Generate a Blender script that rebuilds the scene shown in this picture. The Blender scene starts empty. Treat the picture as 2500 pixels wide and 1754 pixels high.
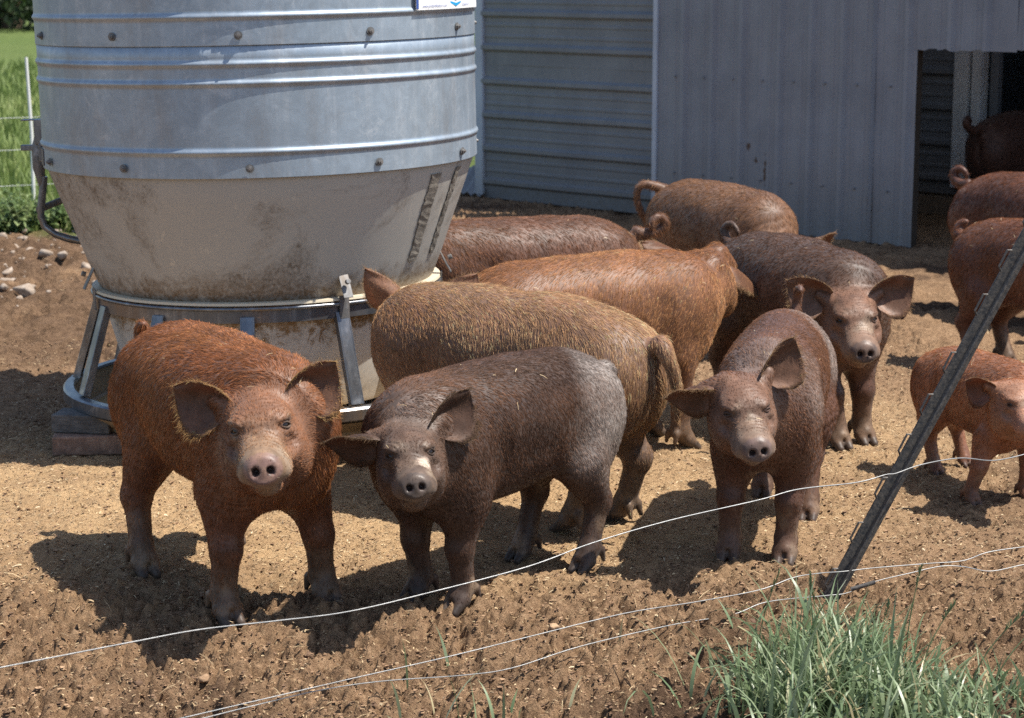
import bpy, bmesh, math, random
import numpy as np
from mathutils import Vector, Matrix

# ------------------------------------------------------------------ camera, sky, sun, exposure
scn = bpy.context.scene
COL = scn.collection
cam_d = bpy.data.cameras.new('camera')
cam = bpy.data.objects.new('camera', cam_d)
COL.objects.link(cam)
cam.location = (0, 0, 1.6)
cam.rotation_euler = (math.radians(90) - math.atan(.184), 0, 0)
cam_d.sensor_width = 36
cam_d.lens = 75.26
cam_d.clip_start = .1
cam_d.clip_end = 2000
cam_d.dof.use_dof = True
cam_d.dof.focus_distance = 5.5
cam_d.dof.aperture_fstop = 8
scn.camera = cam

SUN_EL, SUN_AZ = math.radians(63), math.radians(-12)      # azimuth from +X, negative = towards the viewer
sdir = Vector((math.cos(SUN_EL)*math.cos(SUN_AZ), math.cos(SUN_EL)*math.sin(SUN_AZ), math.sin(SUN_EL)))
world = bpy.data.worlds.new('World')
scn.world = world
world.use_nodes = True
wn = world.node_tree.nodes
sky = wn.new('ShaderNodeTexSky')
sky.sky_type = 'NISHITA'
sky.sun_disc = False
sky.sun_elevation = SUN_EL
sky.sun_rotation = math.pi/2 - SUN_AZ
sky.air_density = 1.0
sky.dust_density = 1.0
wn['Background'].inputs[1].default_value = .108
world.node_tree.links.new(sky.outputs[0], wn['Background'].inputs[0])
sun_d = bpy.data.lights.new('sun', 'SUN')
sun_d.energy = 5.0
sun_d.angle = math.radians(.5)
sun_d.color = (1, .95, .87)
sun = bpy.data.objects.new('sun', sun_d)
COL.objects.link(sun)
sun.rotation_euler = sdir.to_track_quat('Z', 'Y').to_euler()
scn.view_settings.view_transform = 'Standard'
scn.view_settings.look = 'None'
scn.view_settings.exposure = 0.68
scn.view_settings.gamma = 1
scn.cycles.use_denoising = False
scn.cycles.sample_clamp_indirect = 2.0
scn.cycles.max_bounces = 8
scn.cycles.diffuse_bounces = 4
scn.cycles.transparent_max_bounces = 8

rng = np.random.default_rng(7)
random.seed(7)

# ------------------------------------------------------------------ helpers
def link(o, parent=None):
    COL.objects.link(o)
    if parent is not None:
        o.parent = parent
    return o
def tag(o, label=None, cat=None, group=None, kind=None):
    if label: o['label'] = label
    if cat: o['category'] = cat
    if group: o['group'] = group
    if kind: o['kind'] = kind
    return o
def empty(name, loc=(0, 0, 0), rz=0):
    o = bpy.data.objects.new(name, None)
    o.location = loc
    o.rotation_euler = (0, 0, rz)
    o.empty_display_size = .1
    return link(o)
def mesh_np(name, V, Fc, mat=None, parent=None, smooth=False, attrs=None):
    """V (n,3); Fc list of faces or an (m,3|4) integer array"""
    me = bpy.data.meshes.new(name)
    V = np.asarray(V, np.float32)
    if isinstance(Fc, np.ndarray):
        m, k = Fc.shape
        me.vertices.add(len(V)); me.loops.add(m*k); me.polygons.add(m)
        me.vertices.foreach_set('co', V.ravel())
        me.loops.foreach_set('vertex_index', Fc.astype(np.int32).ravel())
        me.polygons.foreach_set('loop_start', np.arange(0, m*k, k, dtype=np.int32))
        me.polygons.foreach_set('loop_total', np.full(m, k, np.int32))
        me.update(calc_edges=True)
    else:
        me.from_pydata([tuple(map(float, v)) for v in V], [], Fc)
        me.update()
    if smooth is True:
        me.polygons.foreach_set('use_smooth', np.ones(len(me.polygons), bool))
    if attrs:
        for k, (ty, a) in attrs.items():
            at = me.attributes.new(k, ty, 'POINT')
            at.data.foreach_set('color' if ty == 'FLOAT_COLOR' else 'value', np.asarray(a, np.float32).ravel())
    if mat is not None:
        me.materials.append(mat)
    o = bpy.data.objects.new(name, me)
    link(o, parent)
    return o
class MB:
    """collects boxes, tubes and lathes into one mesh"""
    def __init__(s): s.V = []; s.F = []; s.n = 0
    def add(s, V, Fc):
        s.V += [tuple(map(float, v)) for v in V]
        s.F += [tuple(int(i) + s.n for i in f) for f in Fc]
        s.n = len(s.V); return s
    def box(s, c, d, M=None):
        V = [Vector((x*d[0]/2, y*d[1]/2, z*d[2]/2)) for x in (-1, 1) for y in (-1, 1) for z in (-1, 1)]
        if M is not None: V = [M @ v for v in V]
        c = Vector(c)
        return s.add([v + c for v in V], [(0, 1, 3, 2), (4, 6, 7, 5), (0, 4, 5, 1), (2, 3, 7, 6), (0, 2, 6, 4), (1, 5, 7, 3)])
    def tube(s, pts, rad, seg=8, cap=True):
        pts = [Vector(p) for p in pts]; k = len(pts)
        if not hasattr(rad, '__len__'): rad = [rad]*k
        V = []; Fc = []; u = None
        for i, p in enumerate(pts):
            t = (pts[min(i+1, k-1)] - pts[max(i-1, 0)]).normalized()
            if u is None:
                u = t.orthogonal().normalized()
            u = (u - t*u.dot(t)).normalized(); w = t.cross(u)
            for j in range(seg):
                a = 2*math.pi*j/seg
                V.append(p + (u*math.cos(a) + w*math.sin(a))*rad[i])
        for i in range(k-1):
            for j in range(seg):
                Fc.append((i*seg+j, i*seg+(j+1) % seg, (i+1)*seg+(j+1) % seg, (i+1)*seg+j))
        if cap:
            Fc.append(tuple(range(seg))[::-1]); Fc.append(tuple((k-1)*seg+j for j in range(seg)))
        return s.add(V, Fc)
    def lathe(s, prof, c=(0, 0), seg=96, a0=0, a1=2*math.pi):
        full = abs(a1-a0-2*math.pi) < 1e-6
        na = seg if full else seg+1
        V = []; Fc = []; k = len(prof)
        for i in range(na):
            a = a0+(a1-a0)*i/seg
            for (r, z) in prof: V.append((c[0]+r*math.sin(a), c[1]-r*math.cos(a), z))
        for i in range(seg):
            i2 = (i+1) % na
            for j in range(k-1):
                Fc.append((i*k+j, i2*k+j, i2*k+j+1, i*k+j+1))
        return s.add(V, Fc)
    def build(s, name, mat=None, parent=None, smooth=None, bevel=0):
        o = mesh_np(name, s.V, s.F, mat, parent)
        me = o.data
        if smooth is not None:
            me.polygons.foreach_set('use_smooth', np.ones(len(me.polygons), bool))
            me.set_sharp_from_angle(angle=math.radians(smooth))
        if bevel:
            b = o.modifiers.new('bevel', 'BEVEL'); b.width = bevel; b.segments = 2; b.limit_method = 'ANGLE'
        return o

def newmat(name):
    m = bpy.data.materials.new(name); m.use_nodes = True
    return m, m.node_tree.nodes, m.node_tree.links, m.node_tree.nodes['Principled BSDF']
def ramp(nt, fac, stops):
    r = nt.nodes.new('ShaderNodeValToRGB')
    cr = r.color_ramp
    while len(cr.elements) > len(stops): cr.elements.remove(cr.elements[-1])
    while len(cr.elements) < len(stops): cr.elements.new(.5)
    for e, (p, c) in zip(cr.elements, stops):
        e.position = p
        e.color = (c, c, c, 1) if not hasattr(c, '__len__') else (*c, 1)
    nt.links.new(fac, r.inputs[0])
    return r.outputs[0]
def noise(nt, scale, detail=4, rough=.55, vec=None, dist=0, scl=None):
    n = nt.nodes.new('ShaderNodeTexNoise')
    n.inputs['Scale'].default_value = scale; n.inputs['Detail'].default_value = detail
    n.inputs['Roughness'].default_value = rough; n.inputs['Distortion'].default_value = dist
    if vec is None:
        tc = nt.nodes.new('ShaderNodeTexCoord'); vec = tc.outputs['Object']
    if scl is not None:
        mp = nt.nodes.new('ShaderNodeMapping'); mp.inputs['Scale'].default_value = scl
        nt.links.new(vec, mp.inputs[0]); vec = mp.outputs[0]
    nt.links.new(vec, n.inputs['Vector'])
    return n.outputs[0]
def mixc(nt, fac, a, b, mode='MIX'):
    m = nt.nodes.new('ShaderNodeMix'); m.data_type = 'RGBA'; m.blend_type = mode
    for s, v in ((0, fac), (6, a), (7, b)):
        if isinstance(v, bpy.types.NodeSocket): nt.links.new(v, m.inputs[s])
        elif hasattr(v, '__len__'): m.inputs[s].default_value = (*v[:3], 1)
        else: m.inputs[s].default_value = v if s == 0 else (v, v, v, 1)
    return m.outputs[2]
def mathn(nt, op, a, b=None, clamp=False):
    m = nt.nodes.new('ShaderNodeMath'); m.operation = op; m.use_clamp = clamp
    for i, v in enumerate((a, b)):
        if v is None: continue
        if isinstance(v, bpy.types.NodeSocket): nt.links.new(v, m.inputs[i])
        else: m.inputs[i].default_value = v
    return m.outputs[0]
def bump(nt, h, strength, dist, bsdf, prev=None):
    b = nt.nodes.new('ShaderNodeBump'); b.inputs['Strength'].default_value = strength; b.inputs['Distance'].default_value = dist
    nt.links.new(h, b.inputs['Height'])
    if prev is not None: nt.links.new(prev, b.inputs['Normal'])
    if bsdf is not None: nt.links.new(b.outputs[0], bsdf.inputs['Normal'])
    return b.outputs[0]

# value noise on numpy arrays
def vnoise(P, seed=0):
    P = np.asarray(P, np.float64); d = P.shape[1]
    i = np.floor(P).astype(np.int64); f = P - i; f = f*f*(3-2*f)
    pr = (73856093, 19349663, 83492791)
    out = 0
    for c in range(1 << d):
        h = np.full(len(P), seed*2654435761 % (1 << 31), np.int64); w = 1.0
        for k in range(d):
            b = (c >> k) & 1
            h = h ^ ((i[:, k]+b)*pr[k]); w = w*(f[:, k] if b else 1-f[:, k])
        h = (h ^ (h >> 13))*1274126177 & 0x7fffffff
        h = (h ^ (h >> 16))*60493 & 0x7fffffff
        out = out + w*(h/0x7fffffff)
    return out*2-1
def fbm(P, oct=4, seed=0, gain=.5):
    s = 0; a = 1; n = 0
    for o in range(oct):
        s = s + a*vnoise(P*(2.03**o)+17.3*o, seed+o); n += a; a *= gain
    return s/n
def sstep(a, b, x):
    t = np.clip((x-a)/(b-a), 0, 1); return t*t*(3-2*t)
QUICK, HAIR = False, 1.0          # coarse skins and bald pigs for layout tests
# ------------------------------------------------------------------ ground: one sheet out to the horizon
def lines(segs):
    out = []
    for a, b, n in segs: out.append(np.linspace(a, b, n, endpoint=False))
    out.append([segs[-1][1]])
    return np.concatenate(out)
def masks(x, y):
    P = np.stack([x, y], 1)
    n = fbm(P*.9+3, 4, 11); n2 = fbm(P*3.1, 4, 12)
    # trodden feed and chaff round the feeder, and along the middle of the yard
    feed = sstep(1.15, .35, np.sqrt(((x+.55)/2.3)**2+((y-6.45)/1.15)**2)+.22*n+.10*n2)
    feed = np.maximum(feed, .75*sstep(1.1, .3, np.sqrt(((x-.9)/1.3)**2+((y-7.1)/1.1)**2)+.3*n+.2*n2))
    moist = sstep(-.15, .55, n2+.5*n+.55*sstep(5.2, 4.3, y+.25*x*0)+.35*sstep(.9, 2.0, x)*sstep(6.4, 5.0, y)-.25)
    moist = np.maximum(moist, .75*sstep(7.6, 9.0, y+.5*n)*sstep(-.9, -1.5, x)*sstep(-.5, .2, n2+.3))
    green = sstep(-.25, .35, (y-12.55)+.8*n+.3*n2)*sstep(-.55, -1.0, x+.1*n2)
    green = np.maximum(green, sstep(15.3, 15.9, y+.3*n2))
    return feed, moist*(1-feed*.8), green, n, n2
def gheight(x, y):
    P = np.stack([x, y], 1)
    feed, moist, green, n, n2 = masks(x, y)
    rough = (.5+1.0*sstep(5.75, 5.0, y+.3*n)+.5*sstep(8.2, 9.6, y)+.7*sstep(7.8, 9.2, y)*sstep(-.8, -1.5, x))*(1-.75*feed)*(1-.5*green)
    fade = sstep(60, 18, y)*sstep(60, 14, np.abs(x))
    warp = P+.035*np.stack([fbm(P*11, 2, 31), fbm(P*11, 2, 32)], 1)
    clod = 1-np.abs(fbm(warp*17, 3, 21, .6))*2.4
    lump = fbm(warp*5.5, 3, 22)
    fine = fbm(warp*42, 3, 23, .6)
    crumb = np.abs(vnoise(warp*75, 24))
    pits = sstep(.30, .62, fbm(P*8.5+5, 2, 25))
    h = .010*n+rough*(.015*lump+.020*(clod-.4)+.020*fine+.014*crumb-.030*pits*(.4+.6*moist))
    h = h-.024*rough*sstep(5.15, 4.8, y+.1*x)
    # trotter prints: paired slots
    c = np.cos(3*n)*.5; g = P*9.5+np.stack([n2, n], 1)*.6; cell = np.floor(g); f = g-cell-.5
    hsh = vnoise(cell*1.37+.5, 61); sp = np.minimum(np.hypot((f[:, 0]-.13)*1.9, f[:, 1]), np.hypot((f[:, 0]+.13)*1.9, f[:, 1]))
    h = h-.011*sstep(.30, .18, sp)*(hsh > .12)*sstep(8.5, 6.8, y)*(1-.55*feed)*(y > 3.6)
    h = h+feed*(.0045*fine+.003*crumb+.003*lump)
    # prints trodden by trotters and rooted holes
    h = h-.020*sstep(.60, .74, vnoise(P*4.1+2, 27))*(1-feed*.75)*sstep(9, 6.5, y)
    h = h-.010*sstep(.52, .66, vnoise(P*7.3+9, 26))*(1-feed*.6)*sstep(9, 7, y)
    # turned bank under the fence
    h = h+.022*np.exp(-((y-4.50+.10*x)/.35)**2)*sstep(.2, .9, x)
    h = h+.06*np.exp(-((y-11.9)/.9)**2)*sstep(-1.4, -2.6, x)
    return h*fade
def gz(x, y): return float(gheight(np.array([x], float), np.array([y], float))[0])
gx = lines([(-420, -40, 12), (-40, -6, 22), (-6, -1.8, 130), (-1.8, 1.8, 430), (1.8, 6, 120), (6, 40, 22), (40, 420, 12)])
gy = lines([(-60, 0, 10), (0, 3.6, 22), (3.6, 6.0, 300), (6.0, 7.4, 130), (7.4, 16, 300), (16, 40, 60), (40, 700, 24)])
GX, GY = np.meshgrid(gx, gy, indexing='ij')
fx, fy = GX.ravel(), GY.ravel()
fz = gheight(fx, fy)
feed, moist, green, n_, n2_ = masks(fx, fy)
a, b = len(gx), len(gy)
I = (np.arange(a-1)[:, None]*b+np.arange(b-1)[None]).ravel()
quads = np.stack([I, I+b, I+b+1, I+1], 1)
def ground_material():
    m, N, L, B = newmat('yard_soil'); nt = m.node_tree
    tc = N.new('ShaderNodeTexCoord'); v = tc.outputs['Object']
    def att(nm):
        q = N.new('ShaderNodeAttribute'); q.attribute_name = nm; return q.outputs['Fac']
    f1 = noise(nt, 38, 6, .7, v); f2 = noise(nt, 170, 4, .7, v); f3 = noise(nt, 6, 5, .6, v); f4 = noise(nt, 420, 2, .6, v)
    soil = ramp(nt, f1, [(.28, (.105, .060, .036)), (.5, (.265, .160, .092)), (.72, (.45, .295, .178))])
    soil = mixc(nt, ramp(nt, f2, [(.40, 0.0), (.72, .7)]), soil, (.36, .24, .135))
    wet = ramp(nt, f1, [(.3, (.060, .036, .024)), (.7, (.165, .102, .064))])
    wet = mixc(nt, ramp(nt, f2, [(.50, 0.0), (.75, .55)]), wet, (.25, .165, .10))
    fd = ramp(nt, f2, [(.25, (.27, .158, .080)), (.5, (.50, .325, .170)), (.75, (.66, .46, .26))])
    fd = mixc(nt, ramp(nt, f4, [(.45, 0.0), (.7, .6)]), fd, (.58, .42, .24))
    fd = mixc(nt, ramp(nt, f3, [(.38, .5), (.60, 0.0)]), fd, (.26, .162, .09))
    grs = ramp(nt, noise(nt, 5, 6, .7, v), [(.3, (.055, .085, .022)), (.55, (.105, .145, .042)), (.75, (.17, .20, .07))])
    grs = mixc(nt, ramp(nt, noise(nt, .35, 3, .6, v), [(.4, 0.0), (.7, .5)]), grs, (.12, .15, .05))
    c = mixc(nt, att('moist'), soil, wet); c = mixc(nt, att('feed'), c, fd); c = mixc(nt, att('green'), c, grs)
    L.new(c, B.inputs['Base Color']); B.inputs['Roughness'].default_value = .92; B.inputs['Specular IOR Level'].default_value = .12
    b1 = bump(nt, f1, .9, .014, None); b2 = bump(nt, f2, 1.0, .008, None, b1); bump(nt, f4, .8, .003, B, b2)
    return m
M_SOIL = ground_material()
ground = mesh_np('ground', np.stack([fx, fy, fz], 1), quads, M_SOIL, None, True,
                 {'feed': ('FLOAT', feed), 'moist': ('FLOAT', moist), 'green': ('FLOAT', green)})
tag(ground, 'trodden brown yard soil running out to green pasture', 'ground', kind='structure')
# ------------------------------------------------------------------ barn of ribbed steel sheets
def steel_paint(name, base, dirt, rust=0.0):
    m, N, L, B = newmat(name); nt = m.node_tree
    tc = N.new('ShaderNodeTexCoord'); v = tc.outputs['Object']
    n1 = noise(nt, 3, 6, .65, v); n2 = noise(nt, 18, 5, .7, v, scl=(1, 1, .12)); n3 = noise(nt, 60, 4, .7, v)
    c = mixc(nt, ramp(nt, n2, [(.35, 0.0), (.75, .55)]), base, [x*1.28 for x in base])
    c = mixc(nt, ramp(nt, n1, [(.45, 0.0), (.75, .6)]), c, [x*.72 for x in base])
    sp = N.new('ShaderNodeSeparateXYZ'); L.new(v, sp.inputs[0])
    low = ramp(nt, mathn(nt, 'ADD', sp.outputs[2], mathn(nt, 'MULTIPLY', n1, .35)), [(.24, .95), (.72, 0.0)])
    c = mixc(nt, mathn(nt, 'MULTIPLY', low, ramp(nt, n3, [(.3, .25), (.7, 1.0)])), c, dirt)
    if rust:
        # scabs of lost paint about knee height on the outer sheets
        def dist(cx, cz, sx, sz):
            X = mathn(nt, 'DIVIDE', mathn(nt, 'SUBTRACT', sp.outputs[0], cx), sx); Z = mathn(nt, 'DIVIDE', mathn(nt, 'SUBTRACT', sp.outputs[2], cz), sz)
            return mathn(nt, 'SQRT', mathn(nt, 'ADD', mathn(nt, 'MULTIPLY', X, X), mathn(nt, 'MULTIPLY', Z, Z)))
        d = mathn(nt, 'MINIMUM', dist(1.185, .52, .07, .06), dist(1.06, .37, .03, .26)); d = mathn(nt, 'MINIMUM', d, dist(1.13, .44, .05, .05))
        d = mathn(nt, 'MINIMUM', d, dist(.30, .25, .03, .2))
        k = ramp(nt, mathn(nt, 'MULTIPLY', mathn(nt, 'ADD', d, mathn(nt, 'MULTIPLY', noise(nt, 34, 4, .7, v), 1.5)), .5), [(.47, 1.0), (.56, 0.0)])
        c = mixc(nt, k, c, (.075, .045, .032))
    L.new(c, B.inputs['Base Color']); B.inputs['Metallic'].default_value = 0
    L.new(ramp(nt, n1, [(.3, .5), (.7, .72)]), B.inputs['Roughness'])
    bump(nt, noise(nt, 2.2, 3, .5, v), .35, .02, B)
    return m
M_PANEL = steel_paint('barn_paint', (.205, .222, .255), (.20, .18, .155), 1)
M_SIDING = steel_paint('siding_paint', (.180, .192, .212), (.14, .12, .10))
M_TRIM = steel_paint('trim_paint', (.40, .45, .53), (.3, .27, .23))
def wood_mat(name, c0, c1, sc=(14, 14, 1.2)):
    m, N, L, B = newmat(name); nt = m.node_tree
    n = noise(nt, 6, 6, .7, scl=sc)
    n2 = noise(nt, 5, 5, .7)
    c = ramp(nt, n, [(.3, c0), (.7, c1)])
    c = mixc(nt, ramp(nt, n2, [(.5, 0.0), (.75, .7)]), c, [x*.45 for x in c0])
    L.new(c, B.inputs['Base Color']); B.inputs['Roughness'].default_value = .85
    bump(nt, n, .5, .006, B)
    return m
M_WOOD = wood_mat('weathered_wood', (.16, .11, .075), (.27, .19, .125))
M_WHITEWOOD = wood_mat('white_painted_wood', (.66, .68, .70), (.78, .79, .80))
M_STUD = wood_mat('grey_weathered_stud', (.040, .030, .022), (.075, .055, .040))  # wood darkened so the sunlit door studs read as shaded
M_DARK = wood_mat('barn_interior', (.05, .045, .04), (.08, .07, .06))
RZ = math.atan2(.702, -.712)
barn = empty('barn', (2.28, 12.16, 0), RZ)
tag(barn, 'grey blue barn of ribbed steel sheets with a cut doorway', 'barn')
def rib_profile(L, pitch=.2286, start=.06):
    """points (along, out) of a ribbed sheet"""
    p = [(0, 0)]
    c = start
    while c < L-.03:
        p += [(c-.032, 0), (c-.0125, .024), (c+.0125, .024), (c+.032, 0)]
        for k in (1/3, 2/3):
            q = c+pitch*k
            if q < L-.05: p += [(q-.016, 0), (q-.006, .0045), (q+.006, .0045), (q+.016, 0)]
        c += pitch
    p = [q for q in p if -1e-9 <= q[0] <= L]
    if p[-1][0] < L-.002: p.append((L, 0))
    out = [p[0]]
    for q in p[1:]:
        if q[0] > out[-1][0]+1e-5: out.append(q)
    return out
def sheet(name, mat, u0, u1, z0, z1, w, vertical=True, start=.06, ragged=0, dent=0, seed=0, sub=14, w2=None):
    rg = np.random.default_rng(seed+50)
    if vertical:
        pr = rib_profile(u1-u0, start=start); V = []; nz = sub
        for i in range(nz+1):
            t = i/nz
            for (a, o) in pr:
                zz = z0+(z1-z0)*t
                if ragged and i == 0: zz += ragged*(.5*math.sin(a*23+seed)+.5*math.sin(a*61+seed*2))+rg.normal(0, ragged*.25)
                d = dent*math.sin(a*7+zz*5+seed)*math.sin(zz*4.1+a*3)
                V.append((u0+a, w+o+d, zz))
        k = len(pr); nrow = nz
    else:
        pr = rib_profile(z1-z0, start=start); V = []; nrow = 24
        for i in range(nrow+1):
            t = i/nrow; u = u0+(u1-u0)*t
            for (a, o) in pr:
                d = dent*.30*(math.sin(u*6+a*4+seed)*.6+math.sin(u*14.7+seed*3+a*3)*.4)
                zz = z0+a+dent*.12*math.sin(u*5.1+seed*2)
                V.append((u, w+o+d, zz))
        k = len(pr)
    Fc = []
    for i in range(nrow):
        for j in range(k-1):
            q = (i*k+j, i*k+j+1, (i+1)*k+j+1, (i+1)*k+j)
            Fc.append(q if vertical is False else q[::-1])
    o = mesh_np(name, V, Fc, mat, barn)
    s = o.modifiers.new('gauge', 'SOLIDIFY'); s.thickness = .003; s.offset = -1
    return o
HW = 2.85
# outer wall: upright sheets, the doorway cut out of them with a rough edge
for i, (u0, u1, z0, st) in enumerate(((1.19, 1.915, .015, .06), (.275, 1.19, .012, .0), (.0, .278, .010, .06), (-.64, .0, 1.135, .19), (-1.45, -.64, 1.15, .06), (-2.4, -1.45, .015, .06), (-3.3, -2.4, .015, .06), (-4.2, -3.3, .015, .06))):
    sheet('steel_sheet', M_PANEL, u0, u1, z0, HW, .002*(i % 2), True, st, .010 if z0 > 1 else .006, .004, i)
# the far wing: horizontal siding sheets
for i, (z0, z1) in enumerate(((.02, .94), (.935, 1.855), (1.85, HW))):
    sheet('siding_sheet', M_SIDING, 2.0, 3.60, z0, z1, -.125+.003*(i % 2), False, .115, 0, .006, 20+i)
for nm, c, d, mt in (('corner_trim', (1.935, -.045, HW/2), (.035, .12, HW), M_TRIM), ('corner_trim', (3.625, -.135, HW/2+.02), (.075, .07, HW-.04), M_TRIM)):
    MB().box(c, d).build(nm, mt, barn, bevel=.004)
# porch behind the doorway: siding, white post, dark opening
for i, (z0, z1) in enumerate(((.14, 1.06), (1.055, 1.975), (1.97, HW))):
    sheet('siding_sheet', M_SIDING, .74, 2.0, z0, z1, -1.6+.003*(i % 2), False, .1, 0, .004, 30+i)
MB().box((.70, -1.555, 1.42), (.105, .04, 2.46)).build('door_post', M_WHITEWOOD, barn, bevel=.004)
MB().box((.598, -1.60, 1.42), (.07, .09, 2.56)).build('door_post', M_WHITEWOOD, barn, bevel=.004)
MB().box((.515, -1.66, 1.42), (.06, .05, 2.6)).build('door_jamb', M_SIDING, barn, bevel=.003)
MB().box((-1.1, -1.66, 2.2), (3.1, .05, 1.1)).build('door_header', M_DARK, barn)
MB().box((1.35, -1.6, .06), (1.3, .05, .12)).build('sill_board', M_WOOD, barn, bevel=.004)
MB().box((.034, -.045, .57), (.05, .06, 1.12)).build('door_stud', M_STUD, barn, bevel=.004)
MB().box((.118, -.06, .57), (.05, .03, 1.12)).build('door_stud', M_STUD, barn, bevel=.004)
MB().box((-.7, -.045, 1.20), (1.4, .06, .10)).build('lintel_board', M_WOOD, barn, bevel=.004)
# the rest of the shell
mb = MB()
mb.box((3.60, -3.6, HW/2), (.06, 6.8, HW)).build('gable_wall', M_SIDING, barn)
MB().box((-.3, -7.0, HW/2), (7.8, .06, HW)).build('back_wall', M_SIDING, barn)
MB().box((-4.2, -3.5, HW/2), (.06, 6.95, HW)).build('gable_wall', M_SIDING, barn)
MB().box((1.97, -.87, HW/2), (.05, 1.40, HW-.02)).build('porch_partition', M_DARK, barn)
rf = MB(); rf.add([(-4.3, -.40, HW+.02), (3.72, -.40, HW+.02), (3.72, -3.5, HW+.8), (-4.3, -3.5, HW+.8), (3.72, -7.1, HW+.02), (-4.3, -7.1, HW+.02)], [(0, 1, 2, 3), (3, 2, 4, 5)])  # unseen roof, its front edge set back to control light in the porch
r = rf.build('roof', M_SIDING, barn); r.modifiers.new('t', 'SOLIDIFY').thickness = .04
# screws along the ribs
sc = MB()
for u in np.arange(.12, 1.9, .2286):
    for z in (.32, .92, 1.52, 2.2):
        sc.tube([(u+.055, .0, z), (u+.055, .010, z)], .0075, 6)
sc.build('screw_heads', M_SIDING, barn)['kind'] = 'stuff'
# bent sheet lying against the corner
ms = MB(); V = []; Fc = []
for i in range(25):
    for j in range(2):
        V.append((-.20-i*.014+.10*j, 14.72+.02*i+.20*j, .035+.012*math.cos(i*math.pi/2)+.16*j))
for i in range(24): Fc.append((i*2, i*2+2, i*2+3, i*2+1))
o = mesh_np('metal_sheet', V, Fc, M_PANEL); o.modifiers.new('t', 'SOLIDIFY').thickness = .003
tag(o, 'short bent offcut of ribbed steel leaning at the far corner of the barn', 'metal sheet')
# ------------------------------------------------------------------ bulk feeder
def galv(name, tint=(.40, .475, .55), dirt=.35, metal=.55, rough=(.40, .6)):
    m, N, L, B = newmat(name); nt = m.node_tree
    tc = N.new('ShaderNodeTexCoord'); v = tc.outputs['Object']
    n1 = noise(nt, 2.5, 5, .6, v); streak = noise(nt, 26, 5, .65, v, scl=(1, 1, .05)); fine = noise(nt, 150, 3, .6, v); spang = noise(nt, 45, 3, .7, v)
    c = mixc(nt, ramp(nt, n1, [(.3, 0.0), (.7, .6)]), tint, [x*.8 for x in tint])
    c = mixc(nt, ramp(nt, streak, [(.50, 0.0), (.72, .5)]), c, (.62, .66, .70))
    c = mixc(nt, ramp(nt, spang, [(.35, .35), (.6, 0.0)]), c, [x*.75 for x in tint])
    c = mixc(nt, ramp(nt, noise(nt, 7, 7, .8, v, 1.2), [(.42, .5), (.62, 0.0)]), c, [x*.62 for x in tint])
    c = mixc(nt, ramp(nt, noise(nt, 9, 6, .8, v, .6), [(.56, 0.0), (.74, .55)]), c, (.66, .69, .72))
    st = mathn(nt, 'MULTIPLY', ramp(nt, noise(nt, 4, 6, .75, v, .0, (1, 1, .35)), [(.50, 0.0), (.70, 1.0)]), dirt)
    c = mixc(nt, st, c, (.24, .17, .11))
    scr = ramp(nt, noise(nt, 120, 3, .8, v, 2.0), [(.70, 0.0), (.74, .4)])
    c = mixc(nt, scr, c, (.8, .82, .84))
    L.new(c, B.inputs['Base Color'])
    B.inputs['Metallic'].default_value = metal
    L.new(ramp(nt, n1, [(.3, rough[0]), (.7, rough[1])]), B.inputs['Roughness'])
    b1 = bump(nt, noise(nt, 3.2, 3, .5, v), .18, .02, None); bump(nt, fine, .12, .001, B, b1)
    return m
M_GALV = galv('galvanised_sheet'); M_STEEL = galv('galvanised_frame', (.19, .205, .23), .7, .75, (.26, .42))
M_DULL = galv('dull_steel', (.20, .195, .19), .7, .5, (.45, .65))
def poly_mat(name, base, low, amt, zlo, zhi, sharp=(.0, .42)):
    m, N, L, B = newmat(name); nt = m.node_tree
    tc = N.new('ShaderNodeTexCoord'); v = tc.outputs['Object']
    sp = N.new('ShaderNodeSeparateXYZ'); L.new(v, sp.inputs[0])
    big = noise(nt, 2.7, 7, .72, v, .6); mid = noise(nt, 15, 7, .8, v, .8); fine = noise(nt, 75, 4, .7, v)
    c = mixc(nt, ramp(nt, big, [(.30, .25), (.62, 0.0)]), base, [x*.70 for x in base])
    blot = mathn(nt, 'MULTIPLY', ramp(nt, big, [(.48, 0.0), (.62, 1.0)]), ramp(nt, mid, [(.35, .15), (.60, 1.0)]))
    blot = mathn(nt, 'MULTIPLY', blot, ramp(nt, fine, [(.30, .2), (.62, 1.0)]))
    c = mixc(nt, mathn(nt, 'MULTIPLY', blot, amt), c, (.10, .07, .045))
    z = mathn(nt, 'DIVIDE', mathn(nt, 'SUBTRACT', sp.outputs[2], zlo), zhi-zlo)
    edge = ramp(nt, mathn(nt, 'ADD', z, mathn(nt, 'MULTIPLY', mathn(nt, 'SUBTRACT', mid, .5), 1.6)), [(sharp[0], 1.0), (sharp[1], 0.0)])
    edge = mathn(nt, 'MULTIPLY', edge, ramp(nt, fine, [(.25, .35), (.6, 1.0)]))
    c = mixc(nt, edge, c, low)
    sc = ramp(nt, noise(nt, 24, 2, .5, v, 1.5, scl=(1, 1, .3)), [(.70, 0.0), (.73, .45)])
    c = mixc(nt, sc, c, (.62, .56, .46))
    L.new(c, B.inputs['Base Color']); B.inputs['Roughness'].default_value = .5
    bump(nt, noise(nt, 2.6, 2, .5, v), .2, .02, B)
    return m
M_HOPPER = poly_mat('stained_poly', (.44, .42, .38), (.13, .08, .04), 1.0, .535, .74)
M_CONE = poly_mat('stained_poly_low', (.68, .645, .58), (.21, .115, .038), .6, .60, .20, (.36, .50))
M_RIM = newmat('cream_rim')[0]; M_RIM.node_tree.nodes['Principled BSDF'].inputs['Base Color'].default_value = (.60, .52, .38, 1)
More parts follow.
